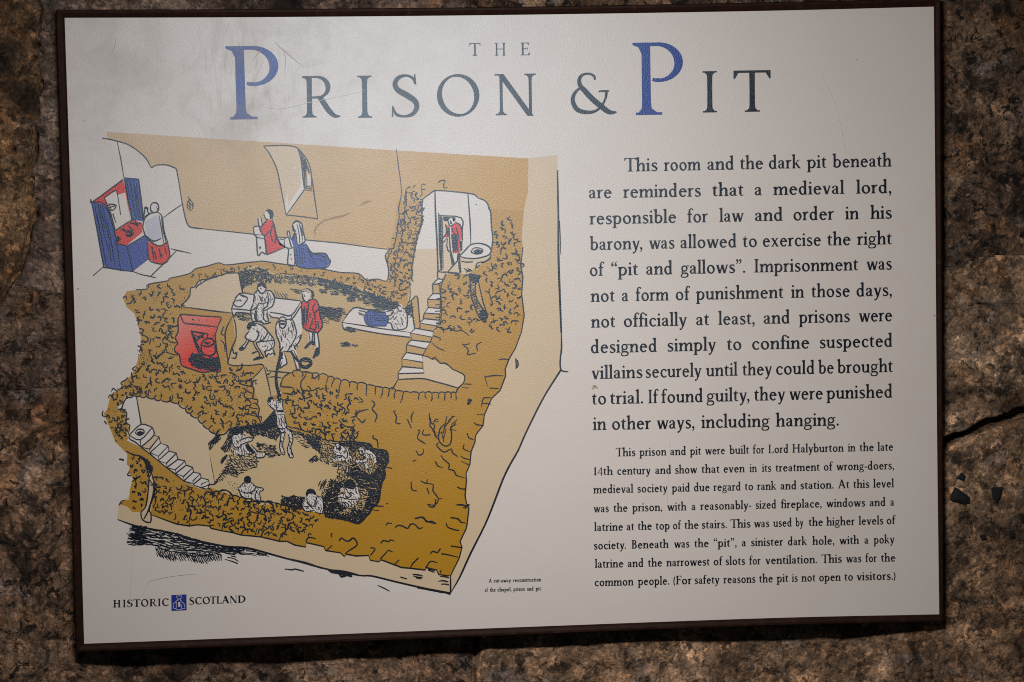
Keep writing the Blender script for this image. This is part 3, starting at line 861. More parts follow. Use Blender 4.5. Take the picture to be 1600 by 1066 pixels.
# bands of large stones on the right of the passage
scallop(a, pts_of('H', '720,190 780,140 850,118 940,135 1060,150'), 16, 2.5, 1.5, 1, .9, 10)
scallop(a, pts_of('F', '0,680 70,700 130,722 250,738 330,750 430,770 520,790 620,800 740,800 870,798'), 12, 2.4, 1.4, 1, .9, 15)
a.lines('H', '720,190 705,235 710,262 800,270 830,290;940,140 920,180 890,220 900,290 985,300 1060,270;900,290 905,340 930,370 1000,350;720,320 770,330 820,340;720,385 790,385 830,400;1060,150 1010,190 1000,165;745,395 790,390;870,590 880,630 905,670', 1.5)
rubble(a, pts_of('P', '455,612 500,605 540,612 560,620 555,660 560,690 520,682 480,672 462,660 448,625'), 8.6, 6.6, (), 1.45, 1, .12)
scallop(a, pts_of('I', '730,190 600,190 510,195 440,180 380,165 340,130 250,100 180,80 100,60 40,40'), 10, -1.5, 1.5, 1, 0, 0)
a.lines('I', '580,190 600,150 585,110 640,70;700,190 715,150 690,110 700,60 720,20;510,190 505,150 490,115 530,115;430,175 425,130 410,110;370,150 380,110;330,120 340,70;250,90 260,60;190,70 175,40;640,190 632,170;900,125 895,155 935,175 945,250', 1.5)
# marks on the broad right-hand mass
for s in ('470,910 490,950 485,985 515,995;470,915 485,908', '600,915 585,950 590,985;560,965 575,1000 585,1020', '700,925 705,980 735,1005 725,1040 745,1060;740,985 760,975', '850,940 830,975 800,1010 790,1055;880,965 840,1000;870,985 830,1030', '230,950 245,920 290,905;235,950 270,985 290,965;290,905 310,900', '330,840 350,870 335,900 365,940 350,985', '250,820 275,850 245,855', '950,835 970,840 955,870;965,850 975,845', '945,870 950,850', '120,970 160,1010 215,1020 210,1060;180,985 130,960', '90,900 110,920 105,945;130,880 160,900 150,930;190,860 175,890 190,910'):
    a.lines('F', s, 1.5)
for s in ('125,360 135,400 130,430 160,470 165,500 190,520;165,500 215,470', '150,420 165,395 185,390', '240,370 225,420 195,450 185,520 220,560 260,550 270,490 265,440 300,425;250,400 270,380 290,370;205,470 220,540;235,450 215,520', '265,455 300,465', '185,540 175,560 220,600 265,580 275,605 310,630', '50,460 65,465 50,510 80,535 105,550', '90,455 85,490 135,490', '40,590 60,620 85,610 90,580', '200,620 220,650 255,680 250,710 285,720 300,750 360,768', '165,660 180,690 215,700', '70,785 105,800 115,775;105,800 150,810 150,850 185,900 160,940 120,935', '185,900 210,898', '110,830 125,870', '10,790 15,840 45,850', '20,660 45,650', '35,1030 80,1020 115,1045 170,1060', '305,825 330,835 360,838', '295,940 360,945;365,955 385,935 340,960', '260,1020 310,1030 330,1050 360,1055', '325,625 350,640 385,650;330,660 385,685', '370,480 380,510 410,522', '350,550 345,580 390,600', '410,410 430,425 470,430;430,360 480,358', '465,290 500,290 520,295;460,310 475,255 530,255', '480,110 500,180;510,190 570,195;480,120 540,110 600,112', '370,270 380,265 395,275;375,300 380,275 390,290', '570,10 600,5 635,10'):
    a.lines('J', s, 1.45)
for s in ('1105,160 1160,150 1190,160 1205,190 1250,185 1290,205', '945,240 970,220 1010,225 1050,245 1075,210 1110,212 1145,245 1180,235', '870,220 885,200 920,205', '825,370 850,345 890,355 905,340 940,350', '1235,460 1260,435 1300,445 1325,410', '480,350 500,325 530,345 560,350 600,325 630,380 560,430 530,455', '410,295 420,320;410,290 430,290', '200,360 225,320 285,330;225,320 225,290 250,295', '370,430 420,385', '740,405 780,415 740,470', '890,425 850,470 820,500;890,425 925,440', '940,545 980,505', '1140,490 1090,540 1075,575', '1300,530 1240,520 1200,575;1220,590 1275,610;1215,580 1280,600', '1330,590 1320,620', '50,240 60,205 90,200', '130,255 145,235 165,240;140,250 150,290', '0,85 50,105 100,125', '1215,40 1240,65 1275,60 1285,0', '1450,50 1500,45 1550,60', '1370,200 1385,235 1440,255 1480,262', '1410,155 1470,165 1490,185', '1410,390 1500,405', '1330,455 1390,465 1470,485', '750,55 850,60;750,90 810,95', '1550,40 1530,80'):
    a.lines('L', s, 1.6)
a.blot(605, 787, 1.6)
# beside the stairs
rubble(a, pts_of('C', '690,440 740,430 800,600 800,700 795,850 790,1000 760,1060 660,1050 610,1020 600,960 560,900 590,840 600,800 560,760 640,690 680,640 650,520'), 9.4, 6.8, [pts_of('C', '500,720 590,720 640,1020 580,1030 500,860')], 1.45, 1, .05)
rubble(a, pts_of('C', '375,760 500,745 520,880 560,990 530,1060 350,1060 345,980 350,880'), 11, 6.6, [], 1.4, 1, .05)
scallop(a, pts_of('C', '360,770 345,830 350,890 350,960 345,1020'), 9, 1.4, 1.4, 1, .8, 9)
a.lines('F', '770,120 800,140;770,205 805,215;770,280 800,240;760,335 795,350;725,430 770,445 765,460;750,370 800,390 830,380 870,400 910,395 955,430;715,475 760,510 800,525;745,560 720,575;910,480 950,520 945,550 1000,540;1010,530 1005,490 1035,470;960,480 920,490', 1.4)
# pier between the chapel and the latrine
pier = pts_of('P', '634,300 652,300 658,320 662,340 656,352 650,375 645,402 640,425 640,445 628,465 616,470 608,440 607,415 616,402 620,375 622,352 630,335')
rubble(a, pier, 6.6, 5.0, (), 1.2, 1, .02)
scallop(a, pts_of('P', '633,302 632,318 630,338 632,352 628,365 623,385 618,400 614,415 616,435'), 10, 2.2, 1.3, 1, .4, 5)
scallop(a, pts_of('P', '622,345 620,358 618,372 614,385 609,394 602,402 604,412 607,420'), 9, 2, 1.3, 1, .3, 5)
scallop(a, pts_of('P', '646,440 645,415 647,402 651,385 654,368 660,350 661,330 661,312'), 9, 1.6, 1.4, 1, .9, -7)
a.lines('N', '725,45 740,25 780,15 805,20 785,65 795,105 835,98', 1.2)
a.lines('N', '335,210 330,160 345,120 380,85;375,120 390,85;410,110 440,80 455,75;390,190 420,150 450,145;460,210 450,170 480,165;515,75 545,60 570,70;515,80 525,120 570,120;500,215 530,170 520,130', 1.1)
rubble(a, pts_of('P', '560,432 600,444 616,470 600,472 570,455'), 6, 4.2, (), 1.2, 1, .2)
# rubble of the lower band
low = pts_of('P', '238,745 262,748 290,762 318,768 345,773 372,780 420,786 465,797 500,812 470,835 440,838 405,832 360,826 330,818 300,814 262,806 240,798 238,770')
rubble(a, low, 7.4, 6.2, (), 1.4, 1, .06)
scallop(a, pts_of('K', '730,150 770,190 800,170 870,165 910,205 970,215 1080,240 1190,250 1330,290'), 11, 1.8, 1.5, 1, .7, 6)
a.lines('K', '800,200 810,170 860,162 890,185 905,215 870,220;705,210 720,170 765,185 760,205;1000,330 1030,310 1080,320 1110,290 1130,310 1200,295;1100,480 1120,440 1145,430;1075,420 1060,470;1060,380 1085,330;1225,510 1245,465;960,470 990,430 1050,435;890,430 920,460;830,440 840,400 900,370;760,430 745,405 775,405;600,405 610,385;520,395 530,375;1180,400 1195,380;1290,420 1300,390 1320,385;1210,420 1225,410', 1.5)
rubble(a, pts_of('P', '203,712 222,716 228,735 226,770 222,792 206,795 202,785 207,765 212,745 204,735'), 8.5, 4.6, (), 1.4, 1, .05)
rubble(a, pts_of('P', '176,640 192,640 198,655 200,672 192,690 182,688 174,668 168,650'), 6.6, 4.4, (), 1.4, 1, .25)
rubble(a, pts_of('P', '176,616 200,600 232,612 215,616 196,622 186,636'), 6.5, 4.0, (), 1.4, 1, .1)
scallop(a, pts_of('G', '200,125 270,120 340,125 410,145 480,155 540,170 590,195 620,235 680,270 720,320 770,360 805,380'), 12, -1.8, 1.5, 1, .9, -9)
for s in ('795,380 850,380 890,345', '880,345 930,335 1000,325 1060,315', '780,345 795,380', '840,310 850,345', '900,335 890,310', '170,370 150,330 130,360 160,395 155,370', '200,490 250,515 300,525 350,560'):
    a.lines('G', s, 1.5)
a.build()

# --- chapel: altar, priest, window, two kneeling figures
a = Art('chapel_outline', 3.6)
a.lines('A', '122,107 160,112 215,125 280,145 340,180 400,235 437,297;437,297 470,280 530,278 580,295 600,320 630,500 655,620 678,672 720,683 760,690;217,128 240,240 260,360;512,618 570,575 633,530', 1.25)
a.lines('A', '62,990 130,930;318,960 370,915 430,870;430,993 520,905 600,825;560,815 600,825 645,835 692,845;318,960 370,980 430,993 468,1003', 1.3)
a.fill('A', '320,955 430,868 560,820 600,825 432,990', 'paper', 0)
a.lines('A', '670,478 690,510 706,535 690,570 668,550 668,520 678,500;672,545 700,530;668,525 690,555;674,510 702,545;680,495 684,570', 1.0)
a.build()
a = Art('altar', 5)
a.fill('A', '62,512 255,375 275,440 300,620 200,700 160,560 135,530 58,522', 'red')
a.fill('A', '135,492 208,442 220,470 270,455 300,625 205,695 165,560', 'paper', 1)
a.fill('A', '205,705 312,632 378,648 380,708 280,792 208,778', 'red', 1)
a.fill('A', '260,362 356,370 378,560 388,640 312,628 284,480', 'blue', 1)
a.fill('A', '46,500 62,520 138,530 160,560 198,700 240,958 152,936 128,915 88,700', 'blue', 1)
a.fill('A', '206,780 282,795 396,728 416,742 430,870 318,962 238,958', 'blue', 1)
a.lines('A', '50,495 60,515 255,372;260,360 356,370;260,360 284,480 312,628;356,370 378,560 385,640;62,520 138,530 200,700 240,958;50,500 90,700 130,915 152,936 318,962;282,797 318,960;282,797 398,728;206,778 282,797;200,702 312,632 340,640;135,490 208,442 220,470;220,470 240,600;135,490 165,560 205,690', 1.5, 2)
a.lines('A', '75,540 110,720 150,930;95,530 130,700 165,830;110,540 140,690;125,535 150,680 170,760;150,620 185,800 205,930;90,600 120,760;168,780 180,900;275,372 300,500;300,375 325,560 340,620;320,372 345,560 360,630;340,400 355,540 370,625;330,420 345,500;360,440 372,520', 1.2, 2)
a.lines('A', '150,540 185,530 210,540 195,565 165,570;165,520 180,570;160,555 215,535;175,580 190,640 205,690;190,590 210,650;165,590 195,690', 1.5, 2)
a.lines('A', '205,745 215,740 232,748 222,768 205,760;240,690 265,700 285,715;285,665 310,690 325,700;300,650 325,655 350,668 335,640;255,680 275,705;330,650 370,655', 1.8, 2)
a.lines('A', '270,712 290,705 315,715 300,730 275,728;205,750 225,745 230,758 210,765', 3.2, 2)
a.build()
a = Art('priest_figure', 7.1)
a.fill('A', '395,620 430,585 478,575 505,610 518,700 540,770 495,798 440,776 400,735 382,675', 'paper')
a.fill('A', '395,640 470,600 490,640 500,745 450,765 405,720', 'lilac', 1)
a.fill('A', '414,770 440,782 492,798 540,768 555,860 522,908 468,908 422,880', 'red')
a.fill('A', '435,545 450,525 475,528 482,555 465,580 440,575', 'paper', 1)
a.lines('A', '382,675 395,620 430,590 478,580;382,675 400,735 440,776 492,798 540,770;478,580 505,610 518,700 540,770;430,550 440,525 465,520 482,540 480,570 455,585 435,572 430,550;385,640 395,560 400,548 415,555 412,575 425,590;395,610 410,600 425,590;405,735 450,768 500,748;485,600 500,680 515,780;500,620 515,710 530,775;414,770 420,880 470,908 522,908 555,860 540,770', 1.5, 2)
a.lines('A', '440,800 455,890;455,830 470,880;485,810 500,870 505,850;520,800 535,850;470,545 480,575;395,548 410,560', 1.8, 2)
a.build()

a = Art('chapel_window', 4)
a.fill('B', '178,122 330,118 405,135 430,200 440,300 450,412 328,580 300,430 270,280 235,200', 'pale')
a.fill('B', '380,260 440,280 450,412 328,580 318,520', 'paper', 1)
a.fill('B', '340,300 420,250 430,380 340,520', 'pale', 2)
a.lines('B', '178,122 250,118 330,118 370,124 405,135 440,175 470,215 490,270 500,330 510,400 520,480 540,605;178,122 210,160 235,205 270,285 300,430 328,580;328,580 430,590 540,605;328,580 390,495 450,412;405,135 425,200 437,290 450,412;450,412 505,420', 1.3, 3)
a.lines('B', '420,160 450,210 470,260 485,300;425,180 450,240 460,290;430,200 448,270 452,400;436,230 458,300 462,400;440,260 455,330;445,215 465,275;455,205 478,280;460,240 480,300;432,260 440,330 448,390;452,385 500,395;455,400 503,408;490,330 500,390;485,320 495,385', 1.4, 3)
a.fill('B', '466,305 490,318 495,380 474,382', 'paper', 4)
a.build()
a = Art('kneeling_man_figure', 6)
a.fill('B', '205,610 235,612 248,660 264,722 282,762 322,796 214,840 200,836 190,750 180,718 152,672', 'red')
a.fill('B', '110,665 150,658 165,700 182,716 196,836 165,826 140,852 128,730 116,710', 'paper')
a.fill('B', '180,575 205,545 228,560 226,595 210,612 192,602', 'paper')
a.fill('B', '190,552 212,538 238,550 247,578 238,606 220,606 218,580 205,560', 'ink', 1)
a.fill('B', '140,600 160,594 168,645 150,662', 'paper')
a.lines('B', '110,665 118,710 130,730 140,852 165,826 196,836 182,716;110,665 125,655 150,660 165,700 182,716;118,710 178,714;130,730 182,738;140,600 145,630 150,662;160,594 170,645;205,610 180,640 152,672 182,718 215,690;182,718 192,760 200,836 214,840 322,796;235,612 250,660 264,722 282,762 322,796;180,575 190,602 208,612;240,650 225,700 240,760;262,722 255,770;275,765 300,790', 1.4, 2)
a.lines('B', '155,790 155,805;150,845 160,835;290,770 310,785;250,640 262,720 285,765', 2.2, 2)
a.build()
a = Art('kneeling_woman_figure', 6)
a.fill('B', '388,690 362,742 378,790 385,850 402,918 470,935 590,932 624,892 612,870 590,838 540,835 498,830 460,770 400,780', 'blue')
a.fill('B', '370,645 400,622 432,640 440,680 456,750 430,772 404,776 395,700 384,680', 'paper', 1)
a.fill('B', '315,740 345,730 362,790 380,800 386,912 340,907 345,810 320,790', 'paper')
a.fill('B', '335,695 350,690 368,740 355,760', 'paper')
a.lines('B', '315,740 320,790 345,810 340,907 386,912 380,800;315,740 345,730 362,790 380,800;320,795 370,805;370,645 400,622 432,640 440,680 456,750 430,772 404,776 395,700;388,690 362,742 350,690 335,695 345,730;370,645 376,680 390,690;380,790 385,850 402,918 470,935 590,932 624,892 612,870 590,838 540,835 498,830 460,770;282,740 312,742;282,768 318,795', 1.4, 2)
a.lines('B', '395,800 410,900;415,790 425,900;440,780 455,890;460,790 490,850 530,900;470,800 500,850;430,800 440,910;500,840 560,850 600,880;520,870 580,890 600,910;480,880 540,920;400,640 415,700 420,765;415,635 430,700 440,760;425,650 440,720;540,850 600,860', 1.1, 2)
a.lines('B', '372,650 380,680 395,690;392,700 375,740;372,635 400,620 430,635', 2.4, 2)
a.lines('B', '358,840 360,850;362,870 364,880', 1.6, 2)
a.build()

# --- the prison room
a = Art('prison_room', 3)
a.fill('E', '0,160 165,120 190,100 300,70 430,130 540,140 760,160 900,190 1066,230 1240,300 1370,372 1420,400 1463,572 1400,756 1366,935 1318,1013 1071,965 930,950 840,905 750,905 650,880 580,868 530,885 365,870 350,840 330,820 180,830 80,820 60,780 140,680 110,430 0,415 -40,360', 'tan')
a.fill('E', '160,125 300,85 420,140 600,150 800,180 940,220 1066,240 1240,310 1360,380 1330,420 1060,410 960,390 760,375 640,330 430,320 190,290', 'backtan', 0.5)
a.fill('D', '955,112 860,120 690,165 630,215 625,265 580,320 585,340 740,365 900,380 985,258', 'pale', 0.5)
a.fill('F', '460,775 500,710 660,705 880,765 870,798 740,802 620,800 520,788', 'tan', 0)
a.fill('F', '655,555 720,580 790,608 830,628 885,660 925,685 920,730 885,765 660,705 505,708 505,672', 'pale', 0)
a.lines('D', '955,112 860,120 770,150 690,165 660,205 630,215 625,265 600,300 580,320 585,340 640,348 740,362 820,372 905,380;950,108 962,180 978,255', 1.4)
a.lines('E', '80,820 130,832 180,830 260,828 330,820 355,845;115,450 60,570 65,690 80,820;115,450 135,520 140,620 110,690 80,800;110,690 125,740 145,730 135,775 105,770;365,870 450,875 530,885', 1.5)
a.lines('F', '460,775 480,745 500,710;500,710 580,705 665,705 740,725 820,745 885,765;655,555 690,565 720,580 740,575 770,605 800,605 830,625 850,645 885,660 925,685 920,730 885,765 870,798;920,738 970,740;905,760 955,765', 1.5)
# hatching on the far wall
hatch(a, pts_of('E', '165,125 240,100 340,95 420,150 400,200 300,190 240,215 195,235 180,200'), 3.0, 5, 60, 1.2, 1, 50, cluster=2)
for (x, y) in scatter(pts_of('E', '165,125 220,110 270,160 260,220 190,230'), 4):
    a.lines('P', f'{x-1.5},{y+1} {x},{y-1.5} {x+1.8},{y} {x+.5},{y+1.5}', 1.1)
hatch(a, pts_of('E', '430,150 560,150 740,160 900,190 1066,235 1066,300 900,230 740,215 600,200 440,190'), 4.6, 7, 40, 1.0, 1, 40, cluster=3)
hatch(a, pts_of('F', '0,60 140,95 330,160 480,225 480,240 380,250 250,190 100,130 0,95'), 4.4, 7, 10, 1.1, 1, 20, cluster=3)
hatch(a, pts_of('F', '330,160 420,190 500,225 480,250 400,255 340,215'), 3.0, 8, 20, 1.1, 1, 40, cluster=2)
hatch(a, pts_of('E', '770,385 950,400 960,430 900,470 780,430'), 3.4, 10, 12, 1.0, 1, 8, cluster=2)
hatch(a, pts_of('E', '430,270 520,290 540,320 430,310'), 3.4, 8, 58, .9, 1, 12)
hatch(a, pts_of('E', '555,250 640,260 640,285 590,280'), 2.6, 6, 25, 1.1, 1, 15)
hatch(a, pts_of('E', '770,480 840,490 830,510 780,500'), 3, 6, 5, .9)
hatch(a, pts_of('F', '0,240 130,265 130,330 0,310'), 4.6, 9, 14, 1.0, 1, 8, cluster=2)
hatch(a, pts_of('F', '150,475 190,480 185,497 150,492'), 2, 5, 10, 1.4)
a.lines('F', '175,485 205,492;205,497 215,485 225,500 235,488 242,498', 1.3)
hatch(a, pts_of('E', '940,660 985,655 990,680 950,685'), 2.2, 6, 10, 1.4)
a.lines('E', '140,445 200,460 240,480;150,460 220,490;130,440 180,480', 1.2)
hatch(a, pts_of('E', '135,430 250,450 245,490 190,490 150,465'), 2.6, 7, 20, 1.0, 1, 25)
for (x, y) in ((885, 280), (970, 272), (840, 240), (800, 268), (1010, 330)):
    hatch(a, pts_of('E', f'{x-28},{y-12} {x+28},{y-14} {x+24},{y+16} {x-24},{y+14}'), 1.7, 4, 20, 1.1)
a.build()

a = Art('fireplace', 5)
a.fill('D', '562,388 700,400 832,410 805,480 795,540 805,620 820,700 828,768 775,770 705,775 640,755 570,728 555,660 525,635 540,580 525,540 548,500 545,430', 'redpale')
a.fill('D', '562,388 832,410 815,475 585,440', 'redpale', 0.5)
a.lines('D', '562,388 640,395 730,402 832,410 820,445 812,475;562,388 585,445 650,455 730,465 812,475;812,475 800,510 795,540 800,600 805,630 820,690 828,768 775,768 705,775 640,755 570,728 555,660 528,640 525,610 545,580 528,545 548,500 545,430 562,388', 1.5)
a.lines('D', '632,500 660,580 685,640 715,670;640,500 675,590 700,640;632,500 690,512 745,520;660,525 680,540 720,525;645,525 670,560 690,545 720,540;745,520 740,545', 2.0)
a.lines('D', '700,590 720,560 760,550 785,565 780,590 740,605 700,590;700,590 705,640 730,662 770,665 795,640 790,590;720,570 740,585 765,575;770,550 800,520;640,420 655,430;680,425 690,430;735,430 740,425', 1.8)
hatch(a, pts_of('D', '640,650 690,655 730,680 810,680 822,755 780,765 700,755 640,730 618,700'), 1.7, 4.5, 50, 1.5, 1, 60)
hatch(a, pts_of('D', '650,690 810,690 818,735 680,740'), 1.5, 5, 20, 1.9, 1, 50)
a.blot(*pts_of('D', '735,578')[0], 2.2)
a.lines('D', '480,460 530,470 545,455;480,460 485,500 520,505;455,540 500,575 545,580;440,575 470,590;465,640 530,660 555,650;475,650 465,610;850,470 835,520 865,530;830,560 855,590 860,640', 1.4)
a.build()

def prison_bench():
    a = Art('bench', 5)
    a.fill('E', '105,400 165,285 440,318 632,342 560,450 562,490 400,470 385,440 200,425 135,430 130,460', 'paper')
    a.fill('E', '632,342 642,470 600,600 590,560 560,450', 'paper')
    a.lines('E', '105,400 165,285 300,300 440,318 560,332 632,342;105,400 200,408 260,415;395,425 480,440 558,450 632,345;105,400 115,440 130,462 140,430 200,432 250,440;558,450 562,490 520,480 400,462;390,440 410,465 450,470;632,345 640,470;565,480 600,430 630,380', 1.5)
    a.lines('E', '165,290 225,315 215,345 185,380 150,385 120,365 118,350;165,290 150,300 120,350;130,345 170,335 180,345;225,315 205,310 170,300', 1.5)
    a.build()
    a = Art('bench', 5)
    a.fill('F', '140,345 215,250 420,262 555,300 590,300 605,390 582,412 580,440 400,415 225,390 200,400 165,395 150,380', 'paper')
    a.lines('F', '140,345 215,252 300,262 420,265;140,345 260,362 400,385 580,408;140,345 150,380 165,395 175,375 240,390 400,418 578,440;555,295 590,300 600,350 606,385;590,300 575,315', 1.5)
    hatch(a, pts_of('F', '165,380 230,388 220,405 175,402'), 2, 5, 10, 1.3)
    a.build()
prison_bench()
a = Art('sleeping_prisoner_figure', 6.3)
a.fill('F', '280,310 310,270 420,275 425,300 440,340 425,368 330,365 295,350', 'blue')
a.fill('F', '425,290 460,265 500,250 550,260 560,320 550,380 480,392 455,360 430,345', 'paper')
a.fill('F', '490,240 520,225 535,255 510,280', 'paper')
a.lines('F', '280,310 310,270 360,272 420,277;280,310 295,350 330,365 425,368;320,280 330,350;340,285 420,280;330,300 420,300;335,315 415,318;350,330 420,335;300,300 310,350', 1.4)
a.lines('F', '250,268 285,275 300,285;245,280 285,295;250,290 280,300', 1.4)
a.lines('F', '425,275 455,268 470,275 450,300 425,300;425,300 440,320 430,345 455,350 465,380 480,392 530,388 555,375 560,320 550,265 520,250;470,355 520,355;520,310 530,360;470,330 490,310;450,325 475,300;480,290 500,275;495,240 505,270 525,270', 1.5)
a.lines('F', '485,225 495,215 500,235 520,240;490,210 500,228', 2.0)
hatch(a, pts_of('F', '540,250 585,225 590,290 565,290'), 2.4, 7, -50, 1.4, 1, 20)
hatch(a, pts_of('F', '430,225 490,210 490,250 450,260'), 2.6, 7, 30, 1.1, 1, 30)
hatch(a, pts_of('F', '430,290 550,262 555,370 480,385'), 4.6, 4.8, 78, 0.75, 1, 30)
a.build()

a = Art('seated_prisoner_figure', 7)
a.fill('E', '280,285 300,260 370,258 412,270 430,330 405,395 385,400 395,500 345,515 335,495 268,495 250,410 268,370', 'paper')
a.fill('E', '300,225 330,200 362,215 368,245 340,285 312,270', 'paper')
a.fill('E', '298,240 302,212 330,198 362,208 372,240 358,246 335,228 310,238', 'ink', 1)
a.lines('E', '300,240 312,270 338,285 360,262 368,240;325,240 332,255;280,285 300,262 320,268;268,370 275,320 280,285;268,370 250,405 262,410 300,380 310,355;360,262 400,265 420,290 430,330 415,380 385,400 350,415 345,400 375,380 385,330 375,270;310,355 340,365 370,350;250,410 262,490 290,490 275,430;300,390 290,420 300,490 335,492;345,420 350,480 385,495 370,430;345,515 380,510 405,500;340,520 345,500;262,495 330,500 350,515', 1.5, 1)
a.lines('E', '320,300 325,340;340,305 340,350;330,310 335,345;360,320 350,350;290,300 285,340;400,300 405,340', 1.1, 1)
hatch(a, pts_of('E', '280,285 370,262 425,330 380,400 390,495 340,500 270,490 255,410'), 4.6, 4.8, 78, 0.75, 1, 30)
a.build()
a = Art('crouching_prisoner_figure', 7.13)
a.fill('E', '290,510 340,530 385,580 425,630 430,680 420,715 435,750 380,765 355,725 310,690 300,660 330,650 270,640 240,620 215,665 190,710 165,705 205,650 215,610 240,570 280,580', 'paper')
a.fill('E', '220,540 235,505 275,505 292,530 295,570 270,580 240,565', 'paper')
a.fill('E', '218,540 232,505 270,498 292,515 285,535 262,530 245,562 228,558', 'ink', 1)
a.lines('E', '290,510 340,530 385,580 425,630 430,680 400,710 350,725;240,570 213,605 215,625 270,650 300,625;213,620 215,650 180,690 165,708 195,710 240,640;300,625 310,590 295,560;270,655 285,690 320,750 300,770 270,788 345,770 340,750 300,680 300,655 370,645 425,640;380,580 350,630 310,650;370,705 360,730 370,765 385,740 400,750 415,735 435,752 420,705;260,740 310,720', 1.5, 1)
a.lines('E', '165,708 185,695 200,705;275,785 340,768;258,740 290,725', 2.8, 1)
a.lines('E', '345,690 370,680;335,600 320,640;265,545 280,560', 1.2, 1)
hatch(a, pts_of('E', '290,520 380,585 425,640 400,710 310,680 300,600'), 4.6, 4.8, 78, 0.75, 1, 30)
a.build()
a = Art('red_robed_figure', 7.26)
a.fill('E', '690,335 735,328 765,370 770,450 795,520 770,570 740,580 650,545 640,440 635,360', 'red')
a.fill('E', '640,280 665,270 700,285 695,330 675,350 650,335', 'paper')
a.fill('E', '685,575 715,580 720,660 690,690', 'paper')
a.fill('E', '730,585 755,580 770,690 745,740 735,690', 'paper')
a.fill('E', '625,260 680,243 725,265 735,300 715,330 705,290 680,268 650,270', 'ink', 1)
a.lines('E', '640,262 675,258 700,275 708,300', 2.0, 2, 'paper')
a.lines('E', '640,285 650,330 675,350 698,330;655,290 660,310;690,335 735,328 765,370 775,450 795,520 770,570 740,580 650,545 640,440 635,360 655,335;690,350 680,440 690,500;740,360 720,400 740,460 715,480;765,400 730,440;690,575 700,650;718,580 715,660;730,585 740,690;755,580 770,680 760,730', 1.6, 2)
a.lines('E', '660,700 700,660 728,658 720,675;725,775 740,740 755,700 765,735 745,760', 3.0, 2)
a.lines('E', '660,380 655,440 665,540;670,400 675,530;650,400 648,520;720,480 700,540;740,480 745,540 730,570;760,490 765,550;700,430 700,470;690,545 740,560;735,500 715,520', 1.7, 2)
a.build()
a = Art('rope_lowering_figure', 7.39)
a.fill('E', '440,540 460,500 540,480 580,520 595,590 575,650 600,740 610,850 590,840 565,740 530,720 470,720 465,650', 'paper')
a.fill('E', '465,480 485,462 515,475 515,530 495,550 470,530', 'paper')
a.fill('E', '470,740 505,735 525,810 480,850', 'paper')
a.fill('E', '560,480 635,440 640,570 610,690 560,700 560,650', 'paper')
a.lines('E', '440,540 450,505 475,490;440,540 445,600 470,660 475,715 495,690;515,485 560,480 582,520 597,590 575,650 550,690 530,720;495,720 540,725 570,715;465,480 485,462 512,472 518,520 495,550 470,530 465,480;470,740 468,720;505,735 525,810 500,830 470,850 490,800;560,735 590,820 600,860 625,855 610,790 575,715;575,640 640,590;580,690 610,660 640,600;490,560 500,610;510,565 515,620;540,540 530,600;560,560 565,610;480,600 485,650', 1.5, 1)
a.lines('E', '465,500 485,490 515,500;470,515 510,520;470,508 512,512;560,500 575,560;590,660 605,690;575,670 590,710;620,630 630,600', 2.0, 1)
a.lines('E', '475,715 470,780 455,840 445,900 445,960 455,1010 470,1066', 3.0, 1)
a.lines('E', '555,725 585,770 610,800;470,745 490,780;490,730 485,770', 2.6, 1)
hatch(a, pts_of('E', '445,540 580,520 590,590 560,710 470,700'), 4.6, 4.8, 78, 0.75, 1, 30)
a.build()
a = Art('rope_coil', 7)
for k, r in enumerate((9.2, 8.0, 6.8)):
    cx, cy = pts_of('E', '665,812')[0]
    a.stroke([(cx + r * math.cos(t * .5) * 1.05, cy + r * .85 * math.sin(t * .5)) for t in range(14)], 2.0, 0, 'ink', True, False)
a.lines('E', '640,830 670,835 700,810;650,800 690,800', 1.6, 0)
a.build()

# --- stairs, door and latrine on the right
a = Art('stair_passage', 4)
a.fill('C', '250,325 320,278 440,285 505,293 560,310 610,350 625,390 632,480 640,540 632,630 600,670 540,705 500,740 395,738 375,755 350,790 345,860 350,950 345,1000 320,1060 255,1062 205,1066 200,1010 175,960 165,915 180,800 195,720 210,600 225,550 258,440 245,400', 'pale')
a.fill('C', '250,325 320,278 440,285 505,293 560,310 610,350 625,390 632,480 640,540 634,600 560,575 515,580 465,640 465,430 340,415 335,600 215,600 225,550 258,440 245,400', 'paper', 0.4)
a.fill('C', '225,560 330,560 332,640 205,640', 'pale', 0.2)
a.lines('C', '250,325 285,300 320,278 380,280 440,285 505,293 540,300 560,318 590,330 610,350 620,380 628,400 632,480 640,540 636,580 634,600', 1.5)
a.lines('C', '318,280 322,400 330,560 335,725;502,295 508,380 515,470 518,580', 1.7)
a.lines('C', '180,800 180,870 165,915;636,520 670,525;640,565 670,570', 1.3)
a.blot(*pts_of('C', '548,354')[0], 1.2)
a.lines('M', '300,350 305,420 312,700 328,955;312,380 540,405 545,560;305,378 420,385;320,385 325,600 335,930;335,390 340,560 350,930;300,955 350,935;290,965 390,970 500,980', 1.6)
a.fill('M', '345,390 535,408 540,560 520,770 490,800 440,890 400,930 350,935', 'pale', 0.5)
a.fill('M', '470,395 535,405 535,470 480,440', 'paper', 0.8)
a.fill('M', '350,390 470,400 470,430 390,440 360,435', 'ink', 0.9)
a.fill('M', '395,968 500,850 512,980', 'pale', 0.5)
a.lines('M', '395,968 450,905 505,850 515,920 520,980 430,970', 1.5)
a.lines('M', '290,965 295,1030 350,1040 380,985', 1.5)
